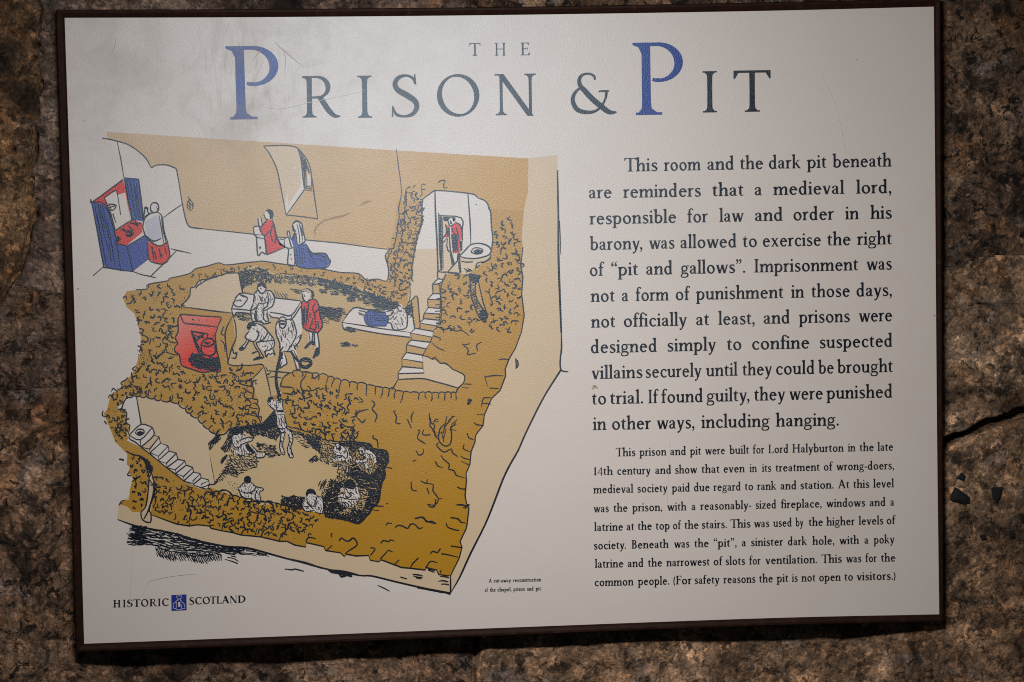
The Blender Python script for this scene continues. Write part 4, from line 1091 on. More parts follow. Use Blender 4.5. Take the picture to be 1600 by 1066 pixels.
for s in ('803,25 755,20 755,65', '720,100 755,65 798,70 765,95 720,102', '720,102 725,160', '690,195 722,160 768,160 770,200 690,196', '690,196 692,245', '668,285 695,248 772,255 768,290 668,285', '668,285 662,320', '640,345 668,320 765,330 755,368 640,348', '640,348 640,385', '580,410 610,382 725,402 720,440 580,412', '580,412 585,455', '555,485 585,457 705,472 680,515 555,487', '555,487 555,535', '525,575 555,537 658,555 660,600 525,577', '525,577 527,625', '500,668 530,628 660,640 668,668 505,672', '500,668 502,710', '765,95 770,160', '770,200 772,255', '768,290 765,330', '755,368 725,402', '720,440 705,472', '680,515 658,555', '660,600 660,640'):
    a.lines('F', s, 1.5, 1, 'ink', False)
for s in ('720,100 755,65 798,70 765,95', '690,195 722,160 768,160 770,200', '668,285 695,248 772,255 768,290', '640,345 668,320 765,330 755,368', '580,410 610,382 725,402 720,440', '555,485 585,457 705,472 680,515', '525,575 555,537 658,555 660,600', '500,668 530,628 660,640 668,668'):
    a.fill('F', s, 'paper', 0.6)
for s in ('720,102 765,95 770,160 722,160', '692,196 770,200 772,255 695,248', '668,287 768,290 765,330 668,320', '582,414 720,440 705,472 585,457', '555,488 680,515 658,555 555,537', '525,578 660,600 660,640 530,628', '640,350 755,368 725,402 610,382'):
    a.fill('F', s, 'tan', 0.3)
a.fill('F', '585,208 622,178 640,345 610,385 600,385', 'tan', 0.3)
a.lines('F', '560,225 590,200 622,175 632,260 640,345;585,208 595,300 608,385', 1.5)
a.build()
a = Art('latrine', 6)
a.fill('C', '455,642 515,580 560,570 605,580 630,605 622,635 560,655 500,655', 'paper')
a.fill('C', '455,650 500,656 560,656 628,636 628,650 600,672 540,706 510,740 460,735', 'pale')
a.lines('C', '455,642 485,610 515,580 560,570 605,580 630,605 622,630 590,645 540,655 490,652 455,642;455,642 458,690 462,735;628,632 625,650 605,668 575,680;465,670 500,675 530,672', 1.6)
a.lines('C', '520,612 535,597 565,596 585,608 575,625 545,630 522,620 520,612;535,612 555,606 580,614', 1.4)
a.fill('C', '530,615 555,608 580,614 570,626 545,628', 'ink', 1)
a.lines('C', '480,710 500,722 520,715;490,730 525,722;500,705 510,718;570,690 545,705 555,680 590,672', 1.6)
a.fill('C', '512,745 545,755 570,750 572,850 612,970 600,1005 570,985 530,890 520,860', 'tan', 0)
a.lines('C', '512,745 520,860 532,900 565,980 600,1012;545,760 545,860 575,920 612,970;570,750 560,780 575,850 590,910 612,970', 1.5)
hatch(a, pts_of('C', '510,740 570,750 560,775 545,790 515,775'), 1.8, 5, 40, 1.7, 1, 30)
hatch(a, pts_of('C', '515,780 540,790 540,860 565,930 550,930 525,880'), 2.6, 6, -30, 1.0, 1, 10)
hatch(a, pts_of('C', '565,940 590,940 612,970 602,1010 575,985'), 1.7, 5, -40, 1.6, 1, 30)
a.build()
a = Art('doorway_figure', 6.3)
a.fill('M', '385,480 430,495 475,450 515,470 540,510 548,620 530,640 520,768 460,770 440,690 430,580 390,615 365,600', 'red')
a.fill('M', '400,430 430,400 455,410 470,455 430,490 405,470', 'paper')
a.fill('M', '430,490 410,480 412,600 425,760 438,760 436,600', 'paper', .3)
a.fill('M', '340,620 365,605 385,618 350,650', 'paper')
a.fill('M', '460,772 500,775 498,840 470,870 455,840', 'paper')
a.fill('M', '350,395 395,390 395,435 365,440 348,420', 'ink')
a.fill('M', '440,395 480,400 475,440 455,440', 'ink')
a.fill('M', '415,760 440,770 470,870 440,900 430,850', 'ink')
a.fill('M', '498,775 530,765 510,850 490,850', 'ink')
a.fill('M', '520,650 550,640 550,740 530,760', 'ink')
a.lines('M', '375,470 385,560 340,625 345,660 390,615;430,495 410,480;475,450 520,475 545,540 550,640;480,500 500,560 515,640;400,430 410,470 430,490 470,460;425,430 430,465;440,440 435,470;385,690 400,745 430,755;395,620 385,690;412,500 420,700 435,770', 1.6, 1)
hatch(a, pts_of('M', '440,600 490,590 500,700 480,740 450,720'), 1.4, 9, 85, 1.3, 1, 10)
a.lines('M', '410,520 415,600;400,500 405,580;395,540 400,600;440,510 470,590;450,730 455,770;500,720 505,765', 1.5, 1)
a.build()

# --- the passage down and the pit
a = Art('rope_passage', 4.15)
a.fill('H', '430,205 545,85 600,300 612,350 640,480 560,570 520,605 495,470 490,380 455,290', 'tan')
a.fill('H', '545,90 600,115 770,135 720,190 705,240 665,300 670,340 615,350 580,180', 'backtan')
a.lines('H', '430,200 490,140 545,80;550,85 580,190 612,350;430,200 440,250 455,290 445,370 490,385 485,420 505,470 495,530 520,605;570,112 660,122 780,135;585,175 650,172 718,185;590,140 570,160;610,130 585,158;565,85 580,110', 1.5)
a.lines('H', '310,165 320,230 400,255 440,262;318,200 360,210 440,208;375,300 440,325;380,290 365,350 400,375 445,370;410,390 430,420 415,455 500,470;420,525 490,540;380,570 415,615;300,565 330,620', 1.4)
a.blot(*pts_of('H', '480,232')[0], 1.0)
a.build()
a = Art('pit', 3)
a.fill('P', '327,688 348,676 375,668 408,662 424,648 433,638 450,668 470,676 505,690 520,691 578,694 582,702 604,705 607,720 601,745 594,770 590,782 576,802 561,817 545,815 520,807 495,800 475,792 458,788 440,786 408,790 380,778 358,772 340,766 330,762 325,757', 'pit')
dark1 = pts_of('H', '240,650 330,640 420,625 520,605 560,570 640,480 665,530 670,640 700,690 660,760 560,720 480,700 440,740 420,700 350,660 270,720 250,800 230,850 180,870 150,830 190,770')
hatch(a, dark1, 1.75, 4.2, 60, 1.5, 1, 70, n=12000)
hatch(a, pts_of('H', '430,630 520,610 640,490 660,620 580,660 480,660'), 1.5, 4.5, 30, 1.9, 1, 60)
hatch(a, pts_of('H', '250,650 400,630 420,660 330,655 270,710'), 1.4, 4.5, 40, 1.9, 1, 60)
hatch(a, pts_of('H', '250,850 330,900 470,890 500,940 480,1010 400,1030 330,1066 160,1066 220,950'), 3.0, 6, 25, 1.15, 1, 50)
hatch(a, pts_of('H', '40,770 130,710 150,740 90,800 50,840'), 2.2, 6, -55, 1.5, 1, 15)
hatch(a, pts_of('H', '150,940 190,900 200,920 165,965'), 1.6, 7, -50, 1.4, 1, 8)
hatch(a, pts_of('H', '770,660 900,690 1066,740 1066,880 980,800 900,720 820,690'), 2.0, 5, 35, 1.4, 1, 30)
hatch(a, pts_of('H', '820,690 980,800 940,830 840,740'), 3.2, 5, 10, 1.0, 1, 25)
hatch(a, pts_of('H', '490,780 640,800 690,890 600,910 500,850'), 4.0, 6, 12, 1.2, 1, 15, cluster=2)
dark2 = pts_of('I', '240,120 340,150 440,190 520,205 720,190 865,210 900,255 1030,280 1050,380 1010,450 1000,540 970,650 945,780 880,840 830,920 760,985 640,960 520,940 430,930 410,800 380,700 470,600 560,520 530,440 450,400 380,380 370,290 300,240')
hatch(a, dark2, 2.4, 4.6, 45, 1.15, 1, 60, n=16000)
for s in ('520,210 720,195 860,215 900,260 1028,285 1050,380 1012,450 960,430 930,420 935,330 860,270 760,230 700,300 650,240 560,220', '960,430 1010,450 1000,540 970,650 920,640 760,640 770,560 880,520', '430,890 640,900 700,860 850,870 830,920 760,988 640,960 520,940 430,930', '720,390 800,480 870,520 820,560 740,600 700,540 650,520', '860,660 970,660 945,780 880,840 800,860 830,780', '480,560 560,600 620,560 600,600 540,720 560,800 640,840 560,880 420,880 410,780'):
    hatch(a, pts_of('I', s), 1.95, 4.4, 35, 1.5, 1, 60)
a.lines('I', '730,190 860,212 880,240 905,262 1028,285 1045,380;1050,380 1010,450 1012,530 975,600 968,660 945,780 885,840 860,890 830,920 760,988 690,975 640,960 520,940;1015,440 1085,452', 2.2)
hatch(a, pts_of('I', '370,600 430,570 420,640 380,650'), 2.6, 9, -60, 1.2, 1, 10)
hatch(a, pts_of('I', '270,370 340,320 360,370 300,390'), 2.2, 7, -40, 1.3, 1, 25)
hatch(a, pts_of('I', '0,720 60,740 120,720 230,740 200,850 120,860 80,830 0,800'), 1.9, 5, 30, 1.5, 1, 40)
a.lines('G', '795,380 770,400 745,440 750,500 770,600 790,710;790,710 840,640 900,560;742,440 760,425', 1.5)
hatch(a, pts_of('G', '790,700 850,620 900,580 950,640 940,670 880,640 830,690'), 2.6, 5, 30, 1.1, 1, 30)
for (x, y) in scatter(pts_of('K', '870,100 935,110 940,190 900,170'), 4):
    a.blot(x, y, .9)
a.lines('K', '990,240 1100,240 1190,248', 1.5)
a.build()

def pit_figure(name, fills, inkfills, lines, z):
    a = Art(name, 6)
    for s in fills:
        a.fill(z, s, 'paper')
        hatch(a, pts_of(z, s), 3.6, 4.2, 65, 0.75, 2, 40)
    for s in inkfills:
        a.fill(z, s, 'ink', 1)
    a.lines(z, lines, 1.25, 2)
    a.build()
pit_figure('lowered_prisoner_figure',
    ['580,420 620,380 660,400 665,370 640,355 700,380 722,390 720,450 735,480 745,560 755,640 810,690 815,760 790,830 820,910 785,915 765,840 780,760 770,700 745,670 740,740 715,800 740,885 710,880 690,820 705,700 680,640 665,530 660,480 620,460',
     '665,310 690,295 710,310 700,330 675,330'],
    ['575,395 590,358 625,350 640,372 615,385 610,410 585,412', '665,480 725,475 735,498 665,500'],
    '580,420 620,460 660,480 665,400;660,400 700,380 722,390 720,450 735,480;665,530 672,640 755,640 738,530;680,640 705,700 690,820 715,885 742,885 720,800 745,670;770,700 785,760 765,840 785,915 820,912 795,830 815,760 805,690 755,640;690,560 695,620;710,550 712,625;730,560 735,620;670,520 740,520;640,420 655,440;680,410 715,400;675,330 690,390;705,330 700,380;665,340 690,395 710,370;670,660 720,690 740,670;790,765 800,800;700,690 735,690;710,760 712,800', 'H')
pit_figure('huddled_prisoner_figure',
    ['250,735 290,690 320,655 345,680 380,720 430,730 438,760 380,770 460,840 500,880 560,870 550,920 480,920 465,870 390,880 330,900 270,880 250,800'],
    ['270,710 280,670 310,650 350,655 360,690 345,720 330,690 300,715', '370,800 400,790 460,860 480,880 440,880 390,850'],
    '250,735 260,800 300,830 345,800;290,760 310,790;310,770 370,740 430,730 438,760 360,790 330,800;345,690 380,720;380,880 420,890 465,870;400,830 470,880;430,800 490,860 560,870 545,915 480,920 470,885;330,820 345,890 300,900;360,830 370,900;270,840 310,850;300,880 330,910;350,720 360,750', 'H')
pit_figure('squatting_prisoner_figure',
    ['505,270 540,210 560,215 560,260 580,240 600,232 650,260 685,330 690,360 650,350 645,450 655,490 630,500 625,370 560,380 495,375 495,345 540,320 505,310'],
    ['540,260 570,235 590,255 575,275', '570,330 590,345 560,350'],
    '505,270 510,310 560,325;495,345 580,325 580,345 500,350;600,232 640,280 645,340 620,350 590,320;650,260 685,330 690,360;625,370 635,450 625,490 655,490 645,400;530,220 545,255 575,280;610,280 615,310;620,270 630,300;660,290 668,330;520,280 540,295;560,290 580,310', 'I')
pit_figure('leaning_prisoner_figure',
    ['750,255 780,240 810,260 815,300 780,320 755,290', '830,265 870,275 920,320 935,390 910,400 870,330 845,420 860,460 885,520 870,525 830,450 790,400 760,410 800,470 790,480 740,400 715,385 735,360 800,370 815,300'],
    ['775,275 795,270 800,300 785,310', '790,340 820,330 830,350 800,365'],
    '750,255 760,300 780,320 815,300 812,262 780,240 750,255;765,270 775,285;830,265 870,275 920,320 935,390 920,400;715,385 735,360 800,365 830,340;720,400 800,395 830,380;830,300 860,320 870,340;845,350 835,400;860,340 855,400;840,450 870,520 888,520 860,450;760,410 795,475;890,320 905,370;800,400 820,430', 'I')
pit_figure('sitting_woman_figure',
    ['625,650 700,620 740,620 765,680 770,745 720,780 740,810 700,800 670,830 630,830 580,780 550,740 560,710 620,700', '570,650 600,632 615,660 590,690'],
    ['615,600 640,560 680,555 720,590 735,630 700,660 650,650 625,630'],
    '625,580 625,640 640,660;740,620 765,680 770,745;550,740 600,740 640,750 620,700;560,710 590,690 620,700;570,650 600,632 618,660;640,680 680,720 640,750 720,755 770,745;660,690 690,720;720,640 740,700;580,780 610,790 640,830;620,780 650,800 660,830;650,770 680,790 690,820;700,770 720,800;740,790 760,830;700,830 690,870;720,820 725,860;760,780 790,800;680,680 700,700', 'I')
pit_figure('crosslegged_prisoner_figure',
    ['200,790 245,720 290,690 335,690 350,720 395,740 408,790 400,890 330,880 290,870 230,880 205,830'],
    ['235,700 250,660 280,648 320,660 340,700 335,715 300,695 262,705 248,740'],
    '245,745 260,790 310,825 345,740 350,715;200,790 205,830 230,870 290,870 320,860;200,790 240,750;350,720 395,740 408,790 400,890 330,880;260,800 310,850;330,830 350,770;290,730 300,735;315,750 320,770;220,825 260,830 240,850;355,830 370,840 360,855;400,890 430,900;370,890 375,915', 'I')
pit_figure('back_view_prisoner_figure',
    ['940,150 970,120 1040,110 1065,135 1110,145 1115,165 1095,165 1100,235 1060,230 1040,215 1000,215 960,200 955,170'],
    ['980,100 985,70 1010,58 1032,75 1030,108 1000,115'],
    '940,150 970,120 985,105;940,150 955,180 965,205 1000,215;955,165 1000,180 1050,165 1065,135;1040,110 1065,135 1115,148 1110,165 1090,165;1065,135 1055,170;1075,160 1060,195 1065,225 1090,235;1090,170 1098,235;985,125 990,135;1015,135 1022,140;1000,215 1040,225;1020,185 1045,180;970,205 990,220 1030,218', 'K')
a = Art('straw', 5.4)
a.lines('I', '640,850 680,870 660,890;720,820 735,860;760,800 750,850;790,760 830,780;800,720 860,730;780,680 850,690;450,780 490,790;480,750 520,740;520,850 560,860;560,900 600,890;690,450 720,430 760,420;700,480 750,470;460,470 500,450;560,450 590,440;600,480 580,500;760,560 820,570;800,600 860,600;880,590 940,600;440,650 480,640;500,620 520,600;720,880 740,900;850,640 900,650', 1.0, 0, 'pit')
a.build()

# --- lower stair with its latrine
a = Art('lower_stair', 4.22)
a.fill('G', '190,130 270,120 350,130 420,150 500,165 590,195 605,230 680,270 735,330 800,380 745,440 770,600 790,712 745,742 690,735 600,700 520,640 420,560 340,500 220,410 205,380 225,330 200,300 205,240 180,210', 'pale')
a.fill('G', '190,130 270,122 300,312 225,385 222,330 202,300 208,240 178,210', 'paper', 0.4)
a.fill('G', '220,400 300,310 375,335 385,380 420,400 430,435 480,460 490,490 535,510 545,545 590,560 600,585 645,600 650,630 695,640 700,665 750,685 755,715 742,745 690,740 600,700 530,640 420,555 360,505 300,465 205,420', 'paper', 0.4)
a.fill('G', '380,385 425,400 355,495 300,465', 'pale', 0.6)
a.lines('G', '268,122 285,220 302,312;220,385 300,312 375,332;220,385 295,415 375,332;295,415 300,465;375,332 385,385 300,465;220,385 225,410 260,430 300,462', 1.5)
a.lines('G', '265,360 285,345 315,350 318,370 290,385 265,372 265,360', 1.5)
a.fill('G', '272,365 295,355 318,365 305,380 280,380', 'ink', 1)
for s in ('385,385 420,395 430,438 360,500 355,478 420,398', '430,438 480,455 488,490 415,555 415,525 480,458', '488,490 535,505 545,545 472,600 470,570 532,508', '545,545 590,555 600,585 530,640 528,615 590,560', '600,585 643,598 650,630 585,690 583,660 643,602', '650,630 693,640 702,668 645,715 645,690 692,645', '702,668 750,683 756,715 700,735 702,710 748,690', '300,465 360,478', '360,500 415,525', '415,555 470,572', '472,600 528,615', '530,640 583,660', '585,690 645,705', '645,715 700,735 740,745', '756,715 742,745', '300,465 355,505 415,555', '420,560 470,600 530,645 585,690 640,712'):
    a.lines('G', s, 1.4, 1, 'ink', False)
a.lines('G', '745,715 790,710 810,690;200,135 180,180 175,210 205,235 200,300 225,320 215,380;148,180 172,175;200,215 160,210', 1.5)
a.fill('G', '145,180 175,178 172,215 148,212', 'paper', 0.5)
a.fill('G', '320,540 345,560 370,640 390,700 385,760 365,900 362,965 310,950 295,900 335,840 340,740 350,700', 'pale', .3)
a.lines('G', '320,545 350,640 352,700 335,850 300,900 312,950 362,965 365,905 355,880 390,760 388,700 370,640;355,680 385,745 350,880 318,945;295,900 305,920', 1.5)
hatch(a, pts_of('G', '300,535 345,550 375,600 370,650 345,600 325,560'), 1.7, 5, 60, 1.6, 1, 30)
hatch(a, pts_of('G', '330,590 355,600 365,660 345,660'), 2.4, 6, -60, 1.1, 1, 10)
a.lines('G', '380,700 400,710 385,740 405,760 390,790 400,820 380,870;330,690 345,730', 1.5)
a.lines('G', '165,548 185,548', 2.4)
a.build()

# --- stains and scratches on the sheet
def mark(name, strokes, mat, lev=16):
    polys = []
    for s, w in strokes:
        q = [(x, y, w * rnd.uniform(.6, 1.2)) for x, y in pts_of('P', s)]
        q[0] = (*q[0][:2], w * .2); q[-1] = (*q[-1][:2], w * .2)
        polys += ribbon(spline(q, 5))
    return sheet(name, union(polys), M[mat], lev, sign)
mark('scratch', [('427,62 434,71 445,80 460,93 475,105', 1.3), ('444.5,80 446,95 445,115', 1.2)], 'scratch')
mark('scratch', [('182,58 179,73 173,87', 1.0)], 'scratch')
mark('scratch', [('414,168 440,170 480,161 520,153 560,144 575,141', .7)], 'faint')
mark('scratch', [('393,98 402,85 410,78', .9), ('400,120 408,102 414,90', 0.9)], 'scratch')
mark('scratch', [('1284,118 1296,143 1306,168 1313,195 1318,222 1321,240', .8)], 'faint')
mark('scratch', [('208,850 207,880 205,915 203,957', 1.0), ('222,935 230,912 245,905 280,899 310,897', .8)], 'faint')
mark('scratch', [('1046,690 1044,740 1042,805', .8)], 'faint')
mark('stain', [('493,369 492,361 496,353 505,346 514,342', 3.6), ('503,347 520,341 535,338 549,332', 4.2), ('560,323 572,316 582,314', 3.0)], 'stain', 3.4)
for (x, y, r) in ((929, 604, 3.0), (926, 607, 1.6), (933, 606, 1.5), (132, 188, 1.0), (122, 451, 1.4), (1339, 93, 1.0), (1459.8, 493, 1.3)):
    pl = [[(x + r * rnd.uniform(.6, 1.2) * math.cos(k * .7), y + r * rnd.uniform(.6, 1.2) * math.sin(k * .7)) for k in range(9)]]
    sheet('dirt_spot', union(pl), M['dirt'], 16, sign)

# ------------------------------------------------------------------ the rubble wall behind
WALL_Y = 0.031
wall = bpy.data.objects.new('stone_wall', None); COL.objects.link(wall)
wall['label'] = 'rough brown and grey rubble stone wall behind the framed sign'
wall['category'] = 'wall'

class Noise:
    def __init__(self, seed):
        r = np.random.RandomState(seed)
        self.t = r.rand(256, 256)
    def n(self, x, y):
        xi, yi = np.floor(x).astype(int), np.floor(y).astype(int)
        xf, yf = x - xi, y - yi
        u, v = xf * xf * xf * (xf * (xf * 6 - 15) + 10), yf * yf * yf * (yf * (yf * 6 - 15) + 10)
        g = lambda a, b: self.t[a % 256, b % 256]
        return ((g(xi, yi) * (1 - u) + g(xi + 1, yi) * u) * (1 - v) + (g(xi, yi + 1) * (1 - u) + g(xi + 1, yi + 1) * u) * v)
    def fbm(self, x, y, o=5, gain=.5):
        s, a, t = 0, 1, 0
        for i in range(o):
            s = s + a * self.n(x * 2 ** i + 17.3 * i, y * 2 ** i + 5.1 * i)
            t += a
            a *= gain
        return s / t - .5

def build_wall():
    # grid measured in photograph pixels so that joints can be laid where they are seen
    X0, X1 = -900.0, 2500.0
    ax_ = np.concatenate([np.linspace(X0, -62, 90), np.linspace(-58, 1658, 560), np.linspace(1662, X1, 90)])
    ay_ = np.concatenate([np.linspace(-640, -42, 70), np.linspace(-38, 1104, 380), np.linspace(1108, 1700, 70)])
    nx, ny = len(ax_), len(ay_)
    gx, gy = np.meshgrid(ax_, ay_, indexing='ij')
    n1, n2, n3 = Noise(3), Noise(11), Noise(29)
    wx = gx + 16 * n1.fbm(gx / 60, gy / 60, 4)
    wy = gy + 20 * n2.fbm(gx / 70, gy / 60, 4)
    ip = lambda v, *p: np.interp(v, [q[0] for q in p], [q[1] for q in p])
    f1 = ip(wx, (-230, 520), (0, 478), (22, 446), (110, 470), (400, 500), (720, 510))
    j1 = ip(wy, (-200, 70), (0, 64), (180, 62), (285, 57), (333, 58), (363, 49), (423, 30), (470, 4), (520, -40))
    f2 = ip(wx, (-230, 620), (60, 605), (110, 598), (720, 640))
    r1 = ip(wx, (700, 330), (1460, 416), (1540, 404), (1830, 380))
    r2 = ip(wx, (700, 520), (1460, 480), (1530, 474), (1830, 450))
    r3 = ip(gx + 3 * n1.fbm(gx / 30, gy / 30, 3), (700, 760), (1460, 693), (1500, 680), (1535, 662), (1600, 641), (1830, 600)) + 5 * n2.fbm(gx / 26, gy / 26, 3)
    mid = 730 + 60 * n3.fbm(gx / 90, gy / 90, 3)
    left = gx < mid
    lab = np.where(left, np.where(wy < f1, np.where(wx < j1, 0, 1), np.where(wy < f2, 2, 3)),
                   np.where(wy < r1, 4, np.where(wy < r2, 5, np.where(gy < r3, 6, 7))))
    dep = np.zeros_like(gx)
    g = lambda d, w: np.exp(-(d / w) ** 2)
    frac = n3.fbm(gx / 45, gy / 45, 3) * 2
    lm, rm = left, ~left
    dep += lm * (wy < f1) * g(wx - j1, 4.4) * 0.022 * np.clip(.45 + frac * 1.4 + (gy > 325) * .6 - (gy < 160) * .4, 0, 1.5)
    dep += lm * g(wy - f1, 4) * 0.004 + lm * g(wy - f2, 5) * 0.002
    dep += rm * g(wy - r1, 2.6) * 0.007 * np.clip(.6 + frac, 0, 1) + rm * g(wy - r2, 2.0) * 0.006 * np.clip(.5 + frac, 0, 1)
    jw = np.interp(gx, [1400, 1470, 1500, 1530, 1600], [6, 6, 4.5, 4, 6.5]) + 5 * n1.fbm(gx / 13, gy / 60, 3)
    dep += rm * np.where(np.abs(gy - r3) < jw, 0.028, 0.028 * g(np.abs(gy - r3) - jw, 2.5))
    dep += g(mid - gx, 6) * 0.010
    h = 0.016 * n1.fbm(gx / 260, gy / 260, 3) + 0.010 * n2.fbm(gx / 75, gy / 62, 5, .55) + 0.0045 * n3.fbm(gx / 17, gy / 15, 4, .6)
    # ledges: stone to the right of the left crack stands proud, lower stones step
    step = np.select([lab == 0, lab == 1, lab == 2, lab == 3, lab == 4, lab == 5, lab == 6, lab == 7],
                     [0.001, 0.003, 0.001, -0.003, -0.002, 0.003, 0.001, 0.002])
    h = h + step
    # stones raised at the sign's two sides, shaped to narrow its side shadows
    h = h + 0.014 * np.clip((gx - 1330) / 110, 0, 1) + 0.009 * np.clip((190 - gx) / 90, 0, 1)
    # small holes seen in the stones
    for (cx, cy, rxx, ryy, dd) in ((59, 71, 6, 5, .022), (66, 85, 4, 5, .016), (21, 235, 6, 5, .020), (57, 336, 6, 5, .016), (1548, 640, 3, 3, .006), (1478, 464, 5, 3, .008), (100, 690, 6, 8, .007), (1573, 915, 7, 4, .006), (1594, 330, 10, 12, .006), (1580, 330, 14, 9, .005)):
        dep += dd * np.exp(-(((gx - cx) / rxx) ** 2 + ((gy - cy) / ryy) ** 2))
    # slanting chisel slit
    t = np.clip((gy - 90) / 22, 0, 1)
    dep += 0.018 * np.exp(-((gx - (56 - 15 * t)) / 3.2) ** 2) * ((gy > 88) & (gy < 113))
    Y = WALL_Y - h + dep
    Y = np.maximum(Y, 0.0145)
    ca = [at(a, 0, WALL_Y) for a in (X0, X1)]
    P = np.empty((nx, ny, 3))
    # photograph pixels to wall points through the plane's own projective map
    o = ROT3 @ Vector((0, 0, -1))
    rx_ = np.array([list(ROT3[i]) for i in range(3)])
    d = np.stack([(gx - PW / 2) / F_PX, -(gy - PH / 2) / F_PX, -np.ones_like(gx)], -1) @ rx_.T
    tt = (WALL_Y - CAM_POS.y) / d[..., 1]
    P[..., 0] = CAM_POS.x + d[..., 0] * tt
    P[..., 2] = CAM_POS.z + d[..., 2] * tt
    P[..., 1] = Y
    return P, lab
WP, WL = build_wall()

def stone_mat(name, dark, mid, light, speck, pale, seed, orange=0.4, fine=1.0):
    m, nt, bs = new_mat(name)
    L = nt.links.new
    geo = nt.nodes.new('ShaderNodeNewGeometry')
    mp = nt.nodes.new('ShaderNodeMapping')
    mp.inputs['Location'].default_value = (seed * 3.1, seed * 1.7, seed * .7)
    L(geo.outputs['Position'], mp.inputs[0])
    def noise(scale, detail=6, rough=.6, dist=0.3, vec=None):
        n = nt.nodes.new('ShaderNodeTexNoise')
        n.inputs['Scale'].default_value = scale
        n.inputs['Detail'].default_value = detail
        n.inputs['Roughness'].default_value = rough
        n.inputs['Distortion'].default_value = dist
        L(vec or mp.outputs[0], n.inputs['Vector'])
        return n
    # ragged coordinates for the grains
    wob = nt.nodes.new('ShaderNodeVectorMath'); wob.operation = 'MULTIPLY_ADD'
    L(noise(60, 4, .65, 0).outputs['Color'], wob.inputs[0])
    wob.inputs[1].default_value = (0.016, 0.016, 0.016)
    L(mp.outputs[0], wob.inputs[2])
    def grains(scale):
        v = nt.nodes.new('ShaderNodeTexVoronoi')
        v.inputs['Scale'].default_value = scale
        L(wob.outputs[0], v.inputs['Vector'])
        sp = nt.nodes.new('ShaderNodeSeparateColor')
        L(v.outputs['Color'], sp.inputs[0])
        return v, sp
    N0 = lambda *a: noise(*a).outputs[0]
    k = lambda c, f: tuple(x * f for x in c)
    base = ramp(nt, N0(8, 12, .66, .9), [(0.34, k(dark, 1.1)), (0.46, k(mid, 1.5)), (0.56, k(mid, 2.0)), (0.68, k(light, 1.9))]).outputs[0]
    rust = ramp(nt, N0(17, 8, .7, 1.0), [(0.52, (0, 0, 0)), (0.62, (1, 1, 1))]).outputs[0]
    c = mix_c(nt, math_n(nt, 'MULTIPLY', rust, orange * .9), base, (0.27, 0.145, 0.065))
    gr = ramp(nt, N0(23, 7, .68, .8), [(0.55, (0, 0, 0)), (0.66, (1, 1, 1))]).outputs[0]
    c = mix_c(nt, math_n(nt, 'MULTIPLY', gr, pale * 1.25), c, (0.27, 0.255, 0.25))
    # single grains and pebbles, each with its own tone
    v1, s1 = grains(95 * fine)
    t1 = ramp(nt, s1.outputs[0], [(0.0, (0.42, 0.40, 0.40)), (0.35, (0.9, 0.88, 0.86)), (0.75, (1.15, 1.08, 1.0)), (1.0, (1.9, 1.75, 1.6))]).outputs[0]
    m1 = ramp(nt, N0(30, 4, .6, .3), [(0.42, (0.15, 0.15, 0.15)), (0.6, (0.9, 0.9, 0.9))]).outputs[0]
    c = mix_c(nt, m1, c, mix_c(nt, 1.0, c, t1, 'MULTIPLY'))
    v2, s2 = grains(270 * fine)
    t2 = ramp(nt, s2.outputs[1], [(0.0, (0.35, 0.34, 0.34)), (0.4, (0.9, 0.9, 0.9)), (0.8, (1.2, 1.14, 1.08)), (1.0, (2.1, 1.95, 1.8))]).outputs[0]
    c = mix_c(nt, 0.55, c, mix_c(nt, 1.0, c, t2, 'MULTIPLY'))
    fine_n = ramp(nt, N0(330, 5, .7, 0), [(0.30, (0.4, 0.39, 0.39)), (0.5, (1, 1, 1)), (0.68, (1.9, 1.8, 1.7))]).outputs[0]
    c = mix_c(nt, 0.6, c, fine_n, 'MULTIPLY')
    # dark crust in ragged patches, and smaller black specks
    crust = ramp(nt, N0(20, 11, .74, .7), [(0.50, (0, 0, 0)), (0.57, (1, 1, 1))]).outputs[0]
    c = mix_c(nt, math_n(nt, 'MULTIPLY', crust, speck * .85), c, k(dark, .55))
    spk = ramp(nt, N0(75 * fine, 8, .74, .5), [(0.555, (0, 0, 0)), (0.60, (1, 1, 1))]).outputs[0]
    c = mix_c(nt, math_n(nt, 'MULTIPLY', spk, speck), c, (0.016, 0.013, 0.011))
    lt = ramp(nt, N0(90 * fine, 8, .72, .6), [(0.60, (0, 0, 0)), (0.67, (1, 1, 1))]).outputs[0]
    c = mix_c(nt, math_n(nt, 'MULTIPLY', lt, pale), c, (0.42, 0.36, 0.30))
    gm = nt.nodes.new('ShaderNodeGamma')
    gm.inputs[1].default_value = 1.22
    L(c, gm.inputs[0])
    c = mix_c(nt, 1.0, gm.outputs[0], (1.66, 1.54, 1.49), 'MULTIPLY')
    L(c, bs.inputs['Base Color'])
    bs.inputs['Roughness'].default_value = 0.8
    bs.inputs['Specular IOR Level'].default_value = 0.3
    b1 = nt.nodes.new('ShaderNodeBump')
    b1.inputs['Strength'].default_value = 1.0
    b1.inputs['Distance'].default_value = 0.009
    hs = math_n(nt, 'ADD', N0(55, 11, .74, .4), math_n(nt, 'MULTIPLY', v1.outputs['Distance'], -.22))
    hs = math_n(nt, 'ADD', hs, math_n(nt, 'MULTIPLY', v2.outputs['Distance'], -.10))
    hs = math_n(nt, 'SUBTRACT', hs, math_n(nt, 'MULTIPLY', spk, .12))
    L(hs, b1.inputs['Height'])
    L(b1.outputs[0], bs.inputs['Normal'])
    return m
D1, M1, L1 = (0.035, 0.026, 0.02), (0.12, 0.085, 0.058), (0.23, 0.165, 0.105)
